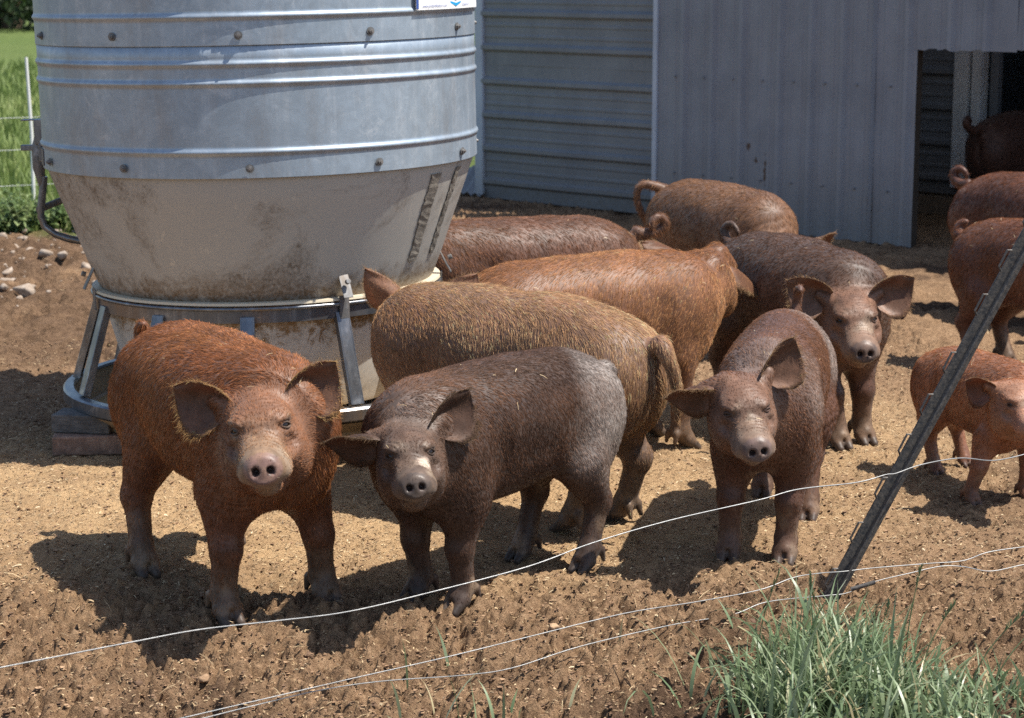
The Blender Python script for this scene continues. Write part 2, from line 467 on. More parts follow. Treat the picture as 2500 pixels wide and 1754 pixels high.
feeder = empty('hog_feeder', (-.842, 7.4, 0)); feeder.rotation_euler = (0, math.radians(-1.2), 0)
tag(feeder, 'round bulk hog feeder of galvanised rings over a stained cream hopper', 'feeder')
RT = .741
def bumpy(zc, R, hgt=.0065, wd=.028):
    return [(R+hgt*.5*(1+math.cos(math.pi*t)), zc+wd*.5*t) for t in np.linspace(-1, 1, 9)]
def ringsheet(name, R, z0, z1, ribs):
    pr = [(R, z0), (R, z0+.002)]
    for z in sorted(ribs): pr += [(R, z-.0185)]+bumpy(z, R)+[(R, z+.0185)]
    pr += [(R, z1)]
    o = MB().lathe(pr, seg=160).build(name, M_GALV, feeder, 50)
    s = o.modifiers.new('gauge', 'SOLIDIFY'); s.thickness = .002; s.offset = -1
    return o
ringsheet('upper_ring', RT+.003, 1.356, 2.15, (1.445, 1.62, 1.68, 1.86))
ringsheet('lower_ring', RT, .945, 1.375, (1.027, 1.240, 1.300))
MB().lathe([(RT+.02, 2.14), (RT*.55, 2.36), (.2, 2.48), (.0, 2.49)], seg=96).build('lid', M_GALV, feeder, 40)
hp_ = [(RT-.012, .965), (RT-.016, .93), (.700, .86), (.655, .74), (.612, .62), (.582, .545), (.574, .530)]
MB().lathe(hp_, seg=128).build('hopper', M_HOPPER, feeder, 50)
MB().lathe([(.560, .532), (.602, .530), (.604, .522), (.560, .516)], seg=128).build('hopper_rim', M_RIM, feeder, 40)
MB().lathe([(.592, .514), (.597, .512), (.597, .465), (.592, .463), (.589, .490)], seg=128).build('rim_band', M_STEEL, feeder, 40)
rod = MB(); rod.tube([(.602*math.sin(t), -.602*math.cos(t), .511) for t in np.linspace(0, 2*math.pi, 121)], .0065, 8, False)
rod.build('rim_hoop', M_STEEL, feeder, 60)
MB().lathe([(.566, .515), (.556, .44), (.520, .30), (.486, .165), (.480, .150), (.470, .165)], seg=128).build('lower_cone', M_CONE, feeder, 50)
# bolts
def bolt_mesh():
    b = MB(); b.tube([(0, 0, 0), (0, -.002, 0)], .0135, 12); b.tube([(0, -.002, 0), (0, -.009, 0)], .0085, 6); b.tube([(0, -.009, 0), (0, -.014, 0)], .0045, 6)
    return b
bm_ = bolt_mesh().build('bolt', M_DULL, feeder, 40)
first = True
for z, a0 in ((1.388, 2.2), (.977, 3.6)):
    for k in range(-5, 6):
        o = bm_ if first else bm_.copy()
        if not first: link(o, feeder)
        first = False
        a = math.radians(a0+k*32.73); R = RT+.005
        o.location = (R*math.sin(a), -R*math.cos(a), z); o.rotation_euler = (0, 0, a)
# struts between the rim and the base hoop
def strut(a):
    b = MB(); p0 = Vector((0, -.600, .485)); p1 = Vector((0, -.694, .192)); ax = (p1-p0).normalized(); Lh = (p1-p0).length
    M = Matrix(((1, 0, 0), (0, ax.z, ax.y), (0, -ax.y, ax.z))).to_4x4()
    rot = Vector((0, 0, -1)).rotation_difference(ax).to_matrix().to_4x4()
    c = (p0+p1)/2
    b.box(c, (.038, .004, Lh), rot)
    for s in (-1, 1): b.box(c+rot @ Vector((s*.021, .011, 0)), (.0045, .026, Lh), rot)
    o = b.build('strut', M_STEEL, feeder, bevel=.0015); o.rotation_euler = (0, 0, a)
    return o
st0 = None
for k in range(12):
    if st0 is None: st0 = strut(0)
    else:
        o = st0.copy(); link(o, feeder); o.rotation_euler = (0, 0, math.radians(30*k))
st0.rotation_euler = (0, 0, 0)
MB().lathe([(.680, .178), (.684, .186), (.714, .186), (.720, .180), (.720, .146), (.714, .140), (.710, .170), (.688, .176)], seg=128).build('base_hoop', M_STEEL, feeder, 40)
M_TROUGH = poly_mat('trough_poly', (.36, .27, .17), (.16, .10, .05), .7, .02, .16)
MB().lathe([(.686, .176), (.650, .08), (.60, .065), (.0, .065), (.0, .045), (.56, .045), (.60, .05), (.705, .135)], seg=96).build('trough', M_TROUGH, feeder, 40)
# feed lying in the trough
fm, N, L, B = newmat('ground_feed'); nt = fm.node_tree
L.new(ramp(nt, noise(nt, 160, 4, .7), [(.3, (.25, .15, .06)), (.7, (.55, .38, .18))]), B.inputs['Base Color']); B.inputs['Roughness'].default_value = .95
bump(nt, noise(nt, 120, 3, .7), .8, .01, B)
pr = [(.470, .10), (.53, .105), (.58, .10), (.64, .09)]
o = MB().lathe(pr, seg=80).build('feed', fm, feeder, 60); o['kind'] = 'stuff'
# rim clips
for a in (30.5, -68, 90, 150, 210):
    c = MB(); t = math.radians(a)
    c.box((0, -.620, .575), (.034, .004, .09), Matrix.Rotation(math.radians(-27), 4, 'X')); c.box((0, -.607, .50), (.034, .005, .075)); c.tube([(0, -.632, .585), (0, -.645, .59)], .009, 8)
    c.build('rim_clip', M_DULL, feeder, bevel=.001).rotation_euler = (0, 0, t)
# agitator lever on the shaded side
lv = MB()
pts = [(-.752, -.03, .90), (-.768, -.03, .80), (-.772, -.03, .76), (-.760, -.03, .725), (-.725, -.03, .698), (-.68, -.03, .682), (-.63, -.03, .672), (-.590, -.03, .650), (-.578, -.03, .60)]
lv.tube(pts, [.013, .014, .012, .012, .012, .013, .013, .010, .008], 8); lv.build('lever', M_STEEL, feeder, 60)
lp = MB(); lp.tube([(-.765, -.03, 1.045), (-.768, -.03, 1.00), (-.768, -.03, .93), (-.760, -.03, .86)], [.010, .021, .021, .010], 10); lp.build('lever_plate', M_DULL, feeder, 60)
bk = MB(); bk.box((-.755, -.03, 1.055), (.036, .05, .085)); bk.box((-.790, -.03, 1.095), (.055, .04, .005)); bk.box((-.795, -.03, 1.00), (.060, .022, .020)); bk.box((-.737, -.09, .99), (.012, .09, .06)); bk.build('lever_bracket', M_STEEL, feeder, bevel=.003)
rd = MB(); rd.tube([(-.778, -.03, .785), (-.735, .05, .80), (-.665, .10, .825)], .013, 8); rd.tube([(-.70, .14, .80), (-.69, .14, .72), (-.63, .14, .66)], .012, 8); rd.build('lever_rod', M_DULL, feeder, 60)
sp_ = MB(); sp_.lathe([(RT+.004, .955), (RT+.004, 1.01)], seg=8, a0=math.radians(-84), a1=math.radians(-71)); o = sp_.build('splice_plate', M_DULL, feeder); o.modifiers.new('t', 'SOLIDIFY').thickness = .003
# old sealant and tape down the hopper seam
M_TAR = wood_mat('cracked_sealant', (.15, .13, .105), (.27, .24, .20), (9, 9, 9))
for a0, a1, zs in ((56, 60.5, (.915, .62)), (68.5, 71.5, (.925, .63))):
    b = MB(); n = 26; V = []; Fc = []; rg = np.random.default_rng(int(a0))
    for i in range(n+1):
        z = zs[0]+(zs[1]-zs[0])*i/n; R = float(np.interp(z, [q[1] for q in hp_[::-1]], [q[0] for q in hp_[::-1]]))+.0035
        wob = rg.normal(0, .28, 2)
        sh = 2.0*(1-i/n)
        for a in (a0+wob[0]-sh*0, (a0+a1)/2, a1+wob[1]):
            t = math.radians(a); r2 = R-.001+rg.normal(0, .0007)
            V.append((r2*math.sin(t), -r2*math.cos(t), z))
    for i in range(n):
        for j in range(2): Fc.append((i*3+j, i*3+j+1, (i+1)*3+j+1, (i+1)*3+j))
    o = mesh_np('sealant_strip', V, Fc, M_TAR, feeder); o.modifiers.new('t', 'SOLIDIFY').thickness = .002
# maker's sticker on the upper ring
def flatmat(name, c, r=.5):
    m, N, L, B = newmat(name); B.inputs['Base Color'].default_value = (*c, 1); B.inputs['Roughness'].default_value = r
    return m
M_WHITE = flatmat('sticker_white', (.80, .80, .79)); M_BLUE = flatmat('sticker_blue', (.02, .32, .62)); M_NAVY = flatmat('sticker_navy', (.03, .08, .30))
A0, A1, Z0, Z1 = 48.5, 83.0, 1.447, 1.78
def on_tank(u, z, lift): t = math.radians(u); R = RT+lift; return (R*math.sin(t), -R*math.cos(t), z)
def wrap(name, mat, polys, lift, parent):
    V = []; Fc = []
    for p in polys:
        Fc.append(tuple(range(len(V), len(V)+len(p)))); V += [on_tank(u, z, lift) for u, z in p]
    return mesh_np(name, V, Fc, mat, parent)
g = MB(); g.lathe([(RT+.0100, Z0-.001), (RT+.0165, Z0), (RT+.0165, Z0+.002), (RT+.0165, Z1)], seg=20, a0=math.radians(A0), a1=math.radians(A1)); stk = g.build('sticker', M_WHITE, feeder, 60)
def strip(u0, u1, z0, z1, n=6): return [[(u0+(u1-u0)*i/n, z0), (u0+(u1-u0)*(i+1)/n, z0), (u0+(u1-u0)*(i+1)/n, z1), (u0+(u1-u0)*i/n, z1)] for i in range(n)]
wrap('sticker_border', M_NAVY, strip(A0+.1, A0+.9, Z0+.004, Z1), .0180, stk)
um = 65.5
wrap('sticker_emblem', M_BLUE, [[(um-6.0, 1.4950), (um, 1.4740), (um+6, 1.4950), (um+6, 1.70), (um-6, 1.70)]], .0185, stk)
wrap('sticker_emblem', M_BLUE, [[(um-9, 1.4830), (um, 1.4650), (um, 1.45500), (um-9, 1.4865)], [(um, 1.4650), (um+9, 1.4830), (um+9, 1.4865), (um, 1.45500)]], .0185, stk)
def wrap_text(txt, u0, z0, size, mat, parent):
    cu = bpy.data.curves.new('lettering', 'FONT'); cu.body = txt; cu.size = size; cu.shear = .25
    t = bpy.data.objects.new('lettering', cu); COL.objects.link(t)
    me = bpy.data.meshes.new_from_object(t.evaluated_get(bpy.context.evaluated_depsgraph_get()))
    bpy.data.objects.remove(t)
    for v in me.vertices: v.co = on_tank(u0+math.degrees(v.co.x/RT), z0+v.co.y, .0185)
    me.materials.append(mat); link(bpy.data.objects.new('lettering', me), parent)
wrap_text('www.prideofthefarm.com', A0+2.2, 1.4550, .0125, M_NAVY, stk)
wrap_text('Houghton, IA', A0+20.5, 1.4560, .011, M_NAVY, stk)
# blocks under the trough
M_BRICK, N, L, B = newmat('old_brick'); nt = M_BRICK.node_tree
L.new(ramp(nt, noise(nt, 22, 6, .75), [(.3, (.12, .075, .055)), (.55, (.24, .15, .11)), (.75, (.38, .29, .22))]), B.inputs['Base Color']); B.inputs['Roughness'].default_value = .9; bump(nt, noise(nt, 60, 4, .7), .6, .008, B)
o = MB().box((0, 0, 0), (.23, .11, .065)).build('brick', M_BRICK, bevel=.006); o.location = (-1.41, 6.965, .036); o.rotation_euler = (0, 0, math.radians(6))
tag(o, 'flat reddish brick on the soil under the feeder trough', 'brick')
o = MB().box((0, 0, 0), (.20, .12, .062)).build('timber_block', wood_mat('dark_timber', (.05, .045, .04), (.17, .165, .16), (3, 14, 14)), bevel=.005); o.location = (-1.425, 7.005, .1005); o.rotation_euler = (0, 0, math.radians(-8))
tag(o, 'dark timber block wedged on the brick under the feeder trough', 'timber block')
# ------------------------------------------------------------------ pigs: one continuous skin each, grown from a posed distance field
def ell(p, c, r):
    q = p-np.asarray(c); r = np.asarray(r)
    k0 = np.sqrt(((q/r)**2).sum(1)); k1 = np.sqrt(((q/r**2)**2).sum(1))
    return k0*(k0-1)/np.maximum(k1, 1e-9)
def rcone(p, a, b, ra, rb):
    a = np.asarray(a, float); b = np.asarray(b, float); ab = b-a
    t = np.clip(((p-a)@ab)/max(ab@ab, 1e-12), 0, 1)
    return np.sqrt(((p-a-t[:, None]*ab)**2).sum(1))-(ra+(rb-ra)*t)
def smin(a, b, k):
    h = np.clip(.5+.5*(b-a)/k, 0, 1)
    return b+(a-b)*h-k*h*(1-h)
def smax(a, b, k): return -smin(-a, -b, k)
def unit(v): v = np.asarray(v, float); return v/np.linalg.norm(v)

EYE_P = np.array((.0585, .0600, .046)); EYE_N = unit((.65, .74, .12))
def head_sdf(q, fat=1.0, wink=0):
    """q in the head's own frame: x to the snout, y left, z up"""
    a = q.copy(); a[:, 1] = np.abs(a[:, 1])
    d = ell(q, (-.060, 0, .036), (.112, .086, .086))                          # skull
    d = smin(d, ell(q, (.0, 0, .040), (.085, .070, .062)), .03)               # flat forehead
    d = smin(d, ell(a, (-.055, .046*fat, -.040), (.085, .054*fat, .082)), .035)   # jowl
    d = smin(d, ell(a, (.005, .052, -.022), (.058, .040, .055)), .03)          # cheek
    # muzzle: broad wedge, wider than high
    m = q.copy(); m[:, 1] /= 1.16
    d = smin(d, rcone(m, (.02, 0, -.004), (.152, 0, -.030), .065, .0475), .028)
    d = smin(d, rcone(q, (-.03, 0, -.084), (.108, 0, -.078), .050, .027), .018)   # lower jaw
    d = smin(d, ell(a, (.036, .042, .066), (.036, .028, .014)), .026)          # brow
    d = smin(d, ell(a, (.124, .042, -.042), (.042, .021, .024)), .014)         # lip
    d = smax(d, -ell(a, (.085, .074, .006), (.045, .018, .020)), .022)         # hollow before the cheek
    # snout disc with a raised rim
    qq = q-np.array((.178, 0, -.030)); qq = np.stack([qq[:, 0]+.16*qq[:, 2], qq[:, 1]/1.16, qq[:, 2]], 1)
    ra_ = np.sqrt(qq[:, 1]**2+qq[:, 2]**2); rr = ra_-.0275; xx = np.abs(qq[:, 0])-.0105
    disc = np.minimum(np.maximum(rr, xx), 0)+np.sqrt(np.maximum(rr, 0)**2+np.maximum(xx, 0)**2)-.0055
    d = smin(d, disc, .007)
    d = d+.0022*np.exp(-((q[:, 0]-.158)/.0055)**2)*sstep(.05, .03, ra_)*sstep(-.06, -.02, q[:, 2])   # crease behind the disc
    d = smax(d, -ell(a, (.196, .0165, -.030), (.020, .0088, .0090)), .004)    # nostrils
    d = smax(d, -rcone(a, (.196, .0165, -.032), (.192, .0240, -.040), .0045, .0022), .004)
    for u, v in (((.164, .010, -.064), (.130, .046, -.066)), ((.130, .046, -.066), (.080, .072, -.060)), ((.080, .072, -.060), (.055, .082, -.046))):
        d = smax(d, -rcone(a, u, v, .0030, .0025), .010)                      # mouth
    # eyes: a shallow socket, heavy lids over the eyeball
    E0 = EYE_P; En = EYE_N; Et = unit((-.75, .66, 0)); Eu = np.array((0, 0, 1.))
    d = smax(d, -ell(a, E0+En*.008, (.0150, .0150, .0110)), .005)
    d = smin(d, rcone(a, E0-Et*.019+Eu*.017+En*.001, E0+Et*.014+Eu*.019-En*.002, .0042, .0036), .010)   # fold under the brow
    d = smin(d, rcone(a, E0-Et*.016-Eu*.017-En*.001, E0+Et*.012-Eu*.017-En*.004, .0045, .0035), .007)
    # creases round the eyes and over the brow
    e = np.sqrt(((a-np.array((.060, .062, .046)))**2).sum(1))
    w = np.exp(-((e-.040)/.018)**2)
    d = d+.0011*w*np.sin(e*2*np.pi/.0135+6*vnoise(a*22, 3))
    w2 = np.exp(-((a[:, 0]-.11)/.035)**2)*sstep(0, .04, a[:, 2]+.02)
    d = d+.0018*w2*np.sin(a[:, 0]*2*np.pi/.016+3*vnoise(a*30, 5))
    w4 = np.exp(-((a[:, 0]-.015)/.03)**2)*sstep(.06, .085, a[:, 2])
    d = d+.0007*w4*np.sin((a[:, 0]+.25*a[:, 1])*2*np.pi/.013+3*vnoise(a*28, 12))
    w3 = np.exp(-((a[:, 1]-.085)/.03)**2-((a[:, 0]+.05)/.04)**2)*sstep(.02, .07, a[:, 2])
    d = d+.0030*w3*np.sin((a[:, 1]+.5*a[:, 2])*2*np.pi/.017+2*vnoise(a*30, 9))
    return d

EAR_U = np.array((0, .15, .35, .55, .75, .9, 1.0))
EAR_UP = np.array((.026, .034, .036, .031, .022, .011, .001))
EAR_DN = np.array((.028, .056, .070, .062, .040, .018, .001))
def ear_sheet(base, axis, nrm, L, fold=.0, wid=1.0):
    """a cupped leaf with thickness; returns verts, quads, inner flag, u"""
    axis = unit(axis); nrm = unit(nrm-axis*(np.dot(nrm, axis))); t = np.cross(nrm, axis)
    if t[2] < 0: t = -t
    nu, nv = 16, 13
    U, Vv = np.meshgrid(np.linspace(0, 1, nu), np.linspace(-1, 1, nv), indexing='ij')
    up = np.interp(U, EAR_U, EAR_UP)*wid; dn = np.interp(U, EAR_U, EAR_DN)*wid
    off = np.where(Vv > 0, up*Vv, dn*Vv)
    cup = (.85*(1-U)**1.5+.22)*np.where(Vv > 0, up, dn)*Vv**2
    ctr = np.asarray(base)+axis*(L*U[..., None])+nrm*(fold*L*U[..., None]**2.2)-np.array((0, 0, 1.))*(.35*abs(fold)*L*U[..., None]**2.5)
    P = ctr+t*off[..., None]+nrm*(cup[..., None])
    P = P+nrm*(.003*np.sin(U*9+Vv*4))[..., None]
    th = (.0065*(1-.6*U)*(1-.55*Vv**2))[..., None]
    A = P.reshape(-1, 3); B = (P-nrm*th).reshape(-1, 3)
    V = np.concatenate([A, B]); n = nu*nv; Q = []
    for i in range(nu-1):
        for j in range(nv-1):
            a = i*nv+j
            Q.append((a, a+1, a+nv+1, a+nv)); Q.append((n+a, n+a+nv, n+a+nv+1, n+a+1))
    for i in range(nu-1):
        for j in (0, nv-1):
            a = i*nv+j; q = (a, a+nv, n+a+nv, n+a); Q.append(q if j == 0 else q[::-1])
    for j in range(nv-1):
        a = (nu-1)*nv+j; Q.append((a, a+1, n+a+1, n+a))
    fl = np.concatenate([np.ones(n), np.zeros(n)])
    edge = np.concatenate([np.abs(Vv).ravel(), np.abs(Vv).ravel()])
    edge = np.maximum(edge, np.concatenate([U.ravel()]*2)**4)
    tt = np.where(Vv > 0, 1, -1)[..., None]*t*np.abs(Vv[..., None])**3+axis*(U[..., None]*.8+.2)
    return V, np.array(Q), fl, np.concatenate([U.ravel()]*2), edge, np.concatenate([tt.reshape(-1, 3)]*2)

def lid_ring(sd, squint):
    """an almond of eyelid round the eyeball, in the head's frame"""
    n, t = EYE_N*np.array((1, sd, 1)), unit((-.75, .66, 0))*np.array((1, sd, 1)); c0 = EYE_P*np.array((1, sd, 1)); u = np.cross(n, t); u = u if u[2] > 0 else -u
    t = unit(t-.12*u)
    sec = ((.0150, -.0060), (.0095, -.0010), (.0060, .0022), (.0032, .0036), (.0010, .0026), (-.0004, -.0010), (-.0010, -.0050))
    k = 28; V = []
    for (e, h) in sec:
        for i in range(k):
            f = 2*math.pi*i/k; cx, cz = math.cos(f), math.sin(f)
            ax = .0128+e; az = (.0068 if cz > 0 else .0048)*(1-.8*squint)+e*(1.0 if cz > 0 else .85)
            x = ax*cx*(abs(cx)**.15); z = az*cz*(1-.35*cx*cx)
            V.append(c0+t*x+u*(z-.0012*squint)+n*(h*(1.25 if cz > 0 else .9)-(x*x+z*z)*14+.0015))
    Q = [(j*k+i, j*k+(i+1) % k, (j+1)*k+(i+1) % k, (j+1)*k+i) for j in range(len(sec)-1) for i in range(k)]
    Q = np.array(Q)
    return np.array(V), Q if sd > 0 else Q[:, ::-1]
def surface_nets(f0, lo, hi, h):
    def f(p):
        return np.concatenate([f0(p[i:i+60000]) for i in range(0, len(p), 60000)])
    lo = np.asarray(lo); n = np.ceil((np.asarray(hi)-lo)/h).astype(int)+1
    K = 4
    nc = n//K+2
    gc = np.stack(np.meshgrid(*[lo[i]+np.arange(nc[i])*h*K for i in range(3)], indexing='ij'), -1).reshape(-1, 3)
    dc = f(gc).reshape(nc)
    D = np.full(n, 1.0)
    # blocks whose corner distance could reach the surface
    act = np.argwhere(np.abs(dc) < h*K*1.35+.004)
    offs = np.stack(np.meshgrid(*[np.arange(-K//2, K//2)]*3, indexing='ij'), -1).reshape(-1, 3)
    near = np.zeros(n, bool)
    idx = (act[:, None, :]*K+offs[None]).reshape(-1, 3)
    ok = ((idx >= 0) & (idx < n)).all(1); idx = idx[ok]
    near[idx[:, 0], idx[:, 1], idx[:, 2]] = True
    ci = [np.clip((np.arange(n[i])+K//2)//K, 0, nc[i]-1) for i in range(3)]
    D = dc[np.ix_(*ci)].copy()
    id3 = np.argwhere(near)
    D[near] = f(lo+id3*h)
    S = D < 0
    c = [S[a:n[0]-1+a, b:n[1]-1+b, e:n[2]-1+e] for a in (0, 1) for b in (0, 1) for e in (0, 1)]
    cnt = sum(x.astype(np.int8) for x in c)
    cells = np.argwhere((cnt > 0) & (cnt < 8))
    acc = np.zeros((len(cells), 3)); num = np.zeros(len(cells))
    corner = np.array([(a, b, e) for a in (0, 1) for b in (0, 1) for e in (0, 1)])
    dv = np.stack([D[cells[:, 0]+a, cells[:, 1]+b, cells[:, 2]+e] for a, b, e in corner], 1)
    for i in range(8):
        for j in range(i+1, 8):
            if np.abs(corner[i]-corner[j]).sum() == 1:
                m = (dv[:, i] < 0) != (dv[:, j] < 0)
                t = dv[m, i]/(dv[m, i]-dv[m, j])
                acc[m] += corner[i]+t[:, None]*(corner[j]-corner[i]); num[m] += 1
    V = lo+(cells+acc/num[:, None])*h
    vid = np.full(n, -1, np.int64); vid[cells[:, 0], cells[:, 1], cells[:, 2]] = np.arange(len(cells))
    Q = []
    for ax in range(3):
        u, w = [(1, 2), (2, 0), (0, 1)][ax]
        sl0 = [slice(1, n[i]-1) for i in range(3)]; sl1 = list(sl0); sl0[ax] = slice(0, n[ax]-1); sl1[ax] = slice(1, n[ax])
        A = S[tuple(sl0)]; B = S[tuple(sl1)]
        e = np.argwhere(A != B); base = e.copy(); base[:, u] += 1; base[:, w] += 1
        sg = A[e[:, 0], e[:, 1], e[:, 2]]
        def g(du, dw):
            q = base.copy(); q[:, u] -= du; q[:, w] -= dw
            return vid[q[:, 0], q[:, 1], q[:, 2]]
        q = np.stack([g(1, 1), g(0, 1), g(0, 0), g(1, 0)], 1)
        q[~sg] = q[~sg][:, ::-1]
        Q.append(q)
    Q = np.concatenate(Q); Q = Q[(Q >= 0).all(1)]
    return V, Q

def make_pig_fields(P):
    """local frame: x forward, y left, z up, shoulder height about .66"""
    fat = P.get('fat', 1.0)
    lean = P.get('arch', 0.0)
    feet = P['feet']                       # fl fr rl rr in the local frame (x, y)
    hp = np.asarray(P['head'], float); R = P['headR']; hs = P.get('hs', 1.0)
    bend = P.get('bend', 0.0)
    T = [(-.375, .455, .125, .135, .150), (-.26, .480, .16, .152, .172), (-.10, .482+lean, .18, .160, .180), (.06, .474+lean, .18, .165, .186),
         (.20, .470, .16, .158, .186), (.31, .472, .13, .135, .172)]
    parts = []
    legs = []
    for k, (fx, fy) in feet.items():
        s = 1 if k[1] == 'l' else -1
        if k[0] == 'f':
            legs.append(('f', s, fx, fy, P.get('lift', {}).get(k, 0)))
        else:
            legs.append(('r', s, fx, fy, P.get('lift', {}).get(k, 0)))
    seed = P.get('seed', 1)
    tail = P.get('tail')
    def leg_d(p, L):
        kind, s, fx, fy, lift = L
        if kind == 'f':
            E = np.array((.245+.25*(fx-.29), s*.095+.35*(fy-s*.1), .315)); Kn = np.array((fx*.62+.38*E[0]+.012, fy*.62+.38*E[1], .185))
            Pn = np.array((fx-.012, fy, .072+lift))
            d = ell(p, (.275, s*.075, .40), (.105, .078, .15))
            d = smin(d, rcone(p, E, Kn, .065, .037), .05)
            d = smin(d, rcone(p, Kn, Pn, .0355, .0300), .02)
        else:
            d = ell(p, (-.325, s*.07, .42), (.135, .085, .165))
            St = np.array((-.255+.2*(fx+.3), s*.10, .335)); Hk = np.array((fx-.055, fy*.85+s*.015, .205+lift)); Pn = np.array((fx-.012, fy, .072+lift))
            d = smin(d, rcone(p, St, Hk, .081, .037), .05)
            d = smin(d, rcone(p, Hk+np.array((-.008, 0, .012)), Hk, .029, .034), .02)
            d = smin(d, rcone(p, Hk, Pn, .034, .0290), .02)
        foot = rcone(p, Pn, np.array((fx+.012, fy, .045+lift)), .0300, .0285)
        for t in (-1, 1):
            toe = rcone(p, np.array((fx+.010, fy+t*.0165, .040+lift)), np.array((fx+.048, fy+t*.0175, .013+lift*.6)), .0215, .0120)
            toe = np.maximum(toe, -(p[:, 2]-.0+.004))
            foot = smin(foot, toe, .010)
            foot = smin(foot, rcone(p, np.array((fx-.040, fy+t*.024, .066+lift)), np.array((fx-.048, fy+t*.026, .034+lift)), .011, .006), .008)
        foot = smax(foot, -rcone(p, np.array((fx+.034, fy, .040+lift)), np.array((fx+.085, fy, .0+lift)), .0045, .0065), .006)
        return smin(d, foot, .018)
    def body(p):
        p = p.copy()
        d = None
        for (x, z, rx, ry, rz) in T:
            c = (x, bend*x*x*np.sign(x), z)
            e = ell(p, c, (rx, ry*fat, rz))
            d = e if d is None else smin(d, e, .07)
        # sagging belly and withers
        d = smin(d, ell(p, (.0, 0, .375), (.24, .115*fat, .095)), .06)
        nk = np.array((.34, 0, .49))
        bk = hp+R@np.array((-.07, 0, -.005))*hs
        d = smin(d, rcone(p, nk, bk, .138, .088*hs), .06)
        d = smin(d, rcone(p, np.array((.33, 0, .41)), hp+R@np.array((-.075, 0, -.05))*hs, .122, .066*hs), .05)
        for L in legs:
            m = ((p[:, 0] > 0) == (L[0] == 'f')) if False else (np.abs(p[:, 0]-L[2]) < .32) & (p[:, 2] < .66)
            if m.any(): d[m] = smin(d[m], leg_d(p[m], L), .045)
        ap = p.copy(); ap[:, 1] = np.abs(ap[:, 1])
        d = smax(d, -ell(ap, (-.185, .190*fat, .40), (.050, .034, .11)), .05)
        d = smax(d, -ell(ap, (.165, .192*fat, .43), (.030, .028, .11)), .05)
        # cleft behind
        d = smax(d, -ell(p, (-.505, 0, .40), (.035, .012, .11)), .03)
        q = (p-hp)@R/hs
        nh_ = (q**2).sum(1) < .33**2
        if nh_.any():
            qh = q[nh_]
            dh = head_sdf(qh, fat, P.get('squint', .35))*hs
            for e in P['ears']:
                b = np.asarray(e['base']); ax = unit(e['axis'])
                dh = smin(dh, rcone(qh, b-ax*.03, b+ax*.030, .040, .020)*hs, .03*hs)
            d[nh_] = smin(d[nh_], dh, .020)
        if tail is not None:
            m = p[:, 0] < -.36
            if m.any():
                dt = d[m]; pt = p[m]
                for a, b, ra, rb in tail:
                    dt = smin(dt, rcone(pt, a, b, ra, rb), .012)
                d[m] = dt
        m = np.abs(d) < .03
        if m.any():
            pm = p[m]; qm = q[m]; dm = d[m]
            n1 = vnoise(pm*7+seed*3.1, seed)*.006+vnoise(pm*16+seed, seed+5)*.0022
            dm = dm-n1*sstep(.22, .34, pm[:, 2])*(1-sstep(-.16, -.08, qm[:, 0]))
            # neck rolls
            w = np.exp(-((qm[:, 0]+.15)/.045)**2)*sstep(.0, .06, qm[:, 2])
            dm = dm+.0017*w*np.sin(qm[:, 0]*2*np.pi/.028+6*vnoise(qm*16, seed+2))*(.5+.5*vnoise(qm*9, seed+3))
            # leg creases
            w = np.exp(-((pm[:, 2]-.30)/.05)**2)*sstep(.05, .09, np.abs(pm[:, 1]))
            dm = dm+.0010*w*np.sin((pm[:, 2]+.3*pm[:, 0])*2*np.pi/.022+6*vnoise(pm*17, seed+8))*(.5+.5*vnoise(pm*8, seed+9))
            d[m] = dm
        return d
    return body

def tail_chain(kind, s=1):
    b = np.array((-.488, 0, .545)); pts = []
    if kind == 'curl':
        for i in range(13):
            a = i/12
            th = -.6+a*5.4
            r = .045*(1-.25*a)
            pts.append(b+np.array((-.015-.055*min(a*2.5, 1)-(r*math.sin(th)*.9), s*(.012+.035*a), .03+r*(1-math.cos(th))*.9)))
    elif kind == 'loop':
        for i in range(15):
            a = i/14; th = a*4.2
            pts.append(b+np.array((-.03-.045*math.sin(th*.5), s*(.115*math.sin(th*.62)), .045*math.sin(th)+.03-.10*a*a)))
    elif kind == 'stub':
        for i in range(9):
            a = i/8; th = a*3.4
            pts.append(b+np.array((-.012-.026*math.sin(th), s*.02*a, .006+.030*(1-math.cos(th*.9)))))
    elif kind == 'up':
        for i in range(11):
            a = i/10; th = a*3.9
            pts.append(b+np.array((-.02-.058*math.sin(th*.85)-.02*a, s*.03*a, .01+.062*(1-math.cos(th*.9)))))
    else:
        for i in range(11):
            a = i/10
            pts.append(b+np.array((-.01-.052*math.sin(a*1.9), s*(.012*math.sin(a*5)), .012-.17*a*a-.03*a)))
    r = np.linspace(.021, .0065, len(pts))
    pts = [b+np.array((.03, 0, -.005))]+pts; r = np.concatenate([[.026], r])
    return [(pts[i], pts[i+1], r[i], r[i+1]) for i in range(len(pts)-1)]

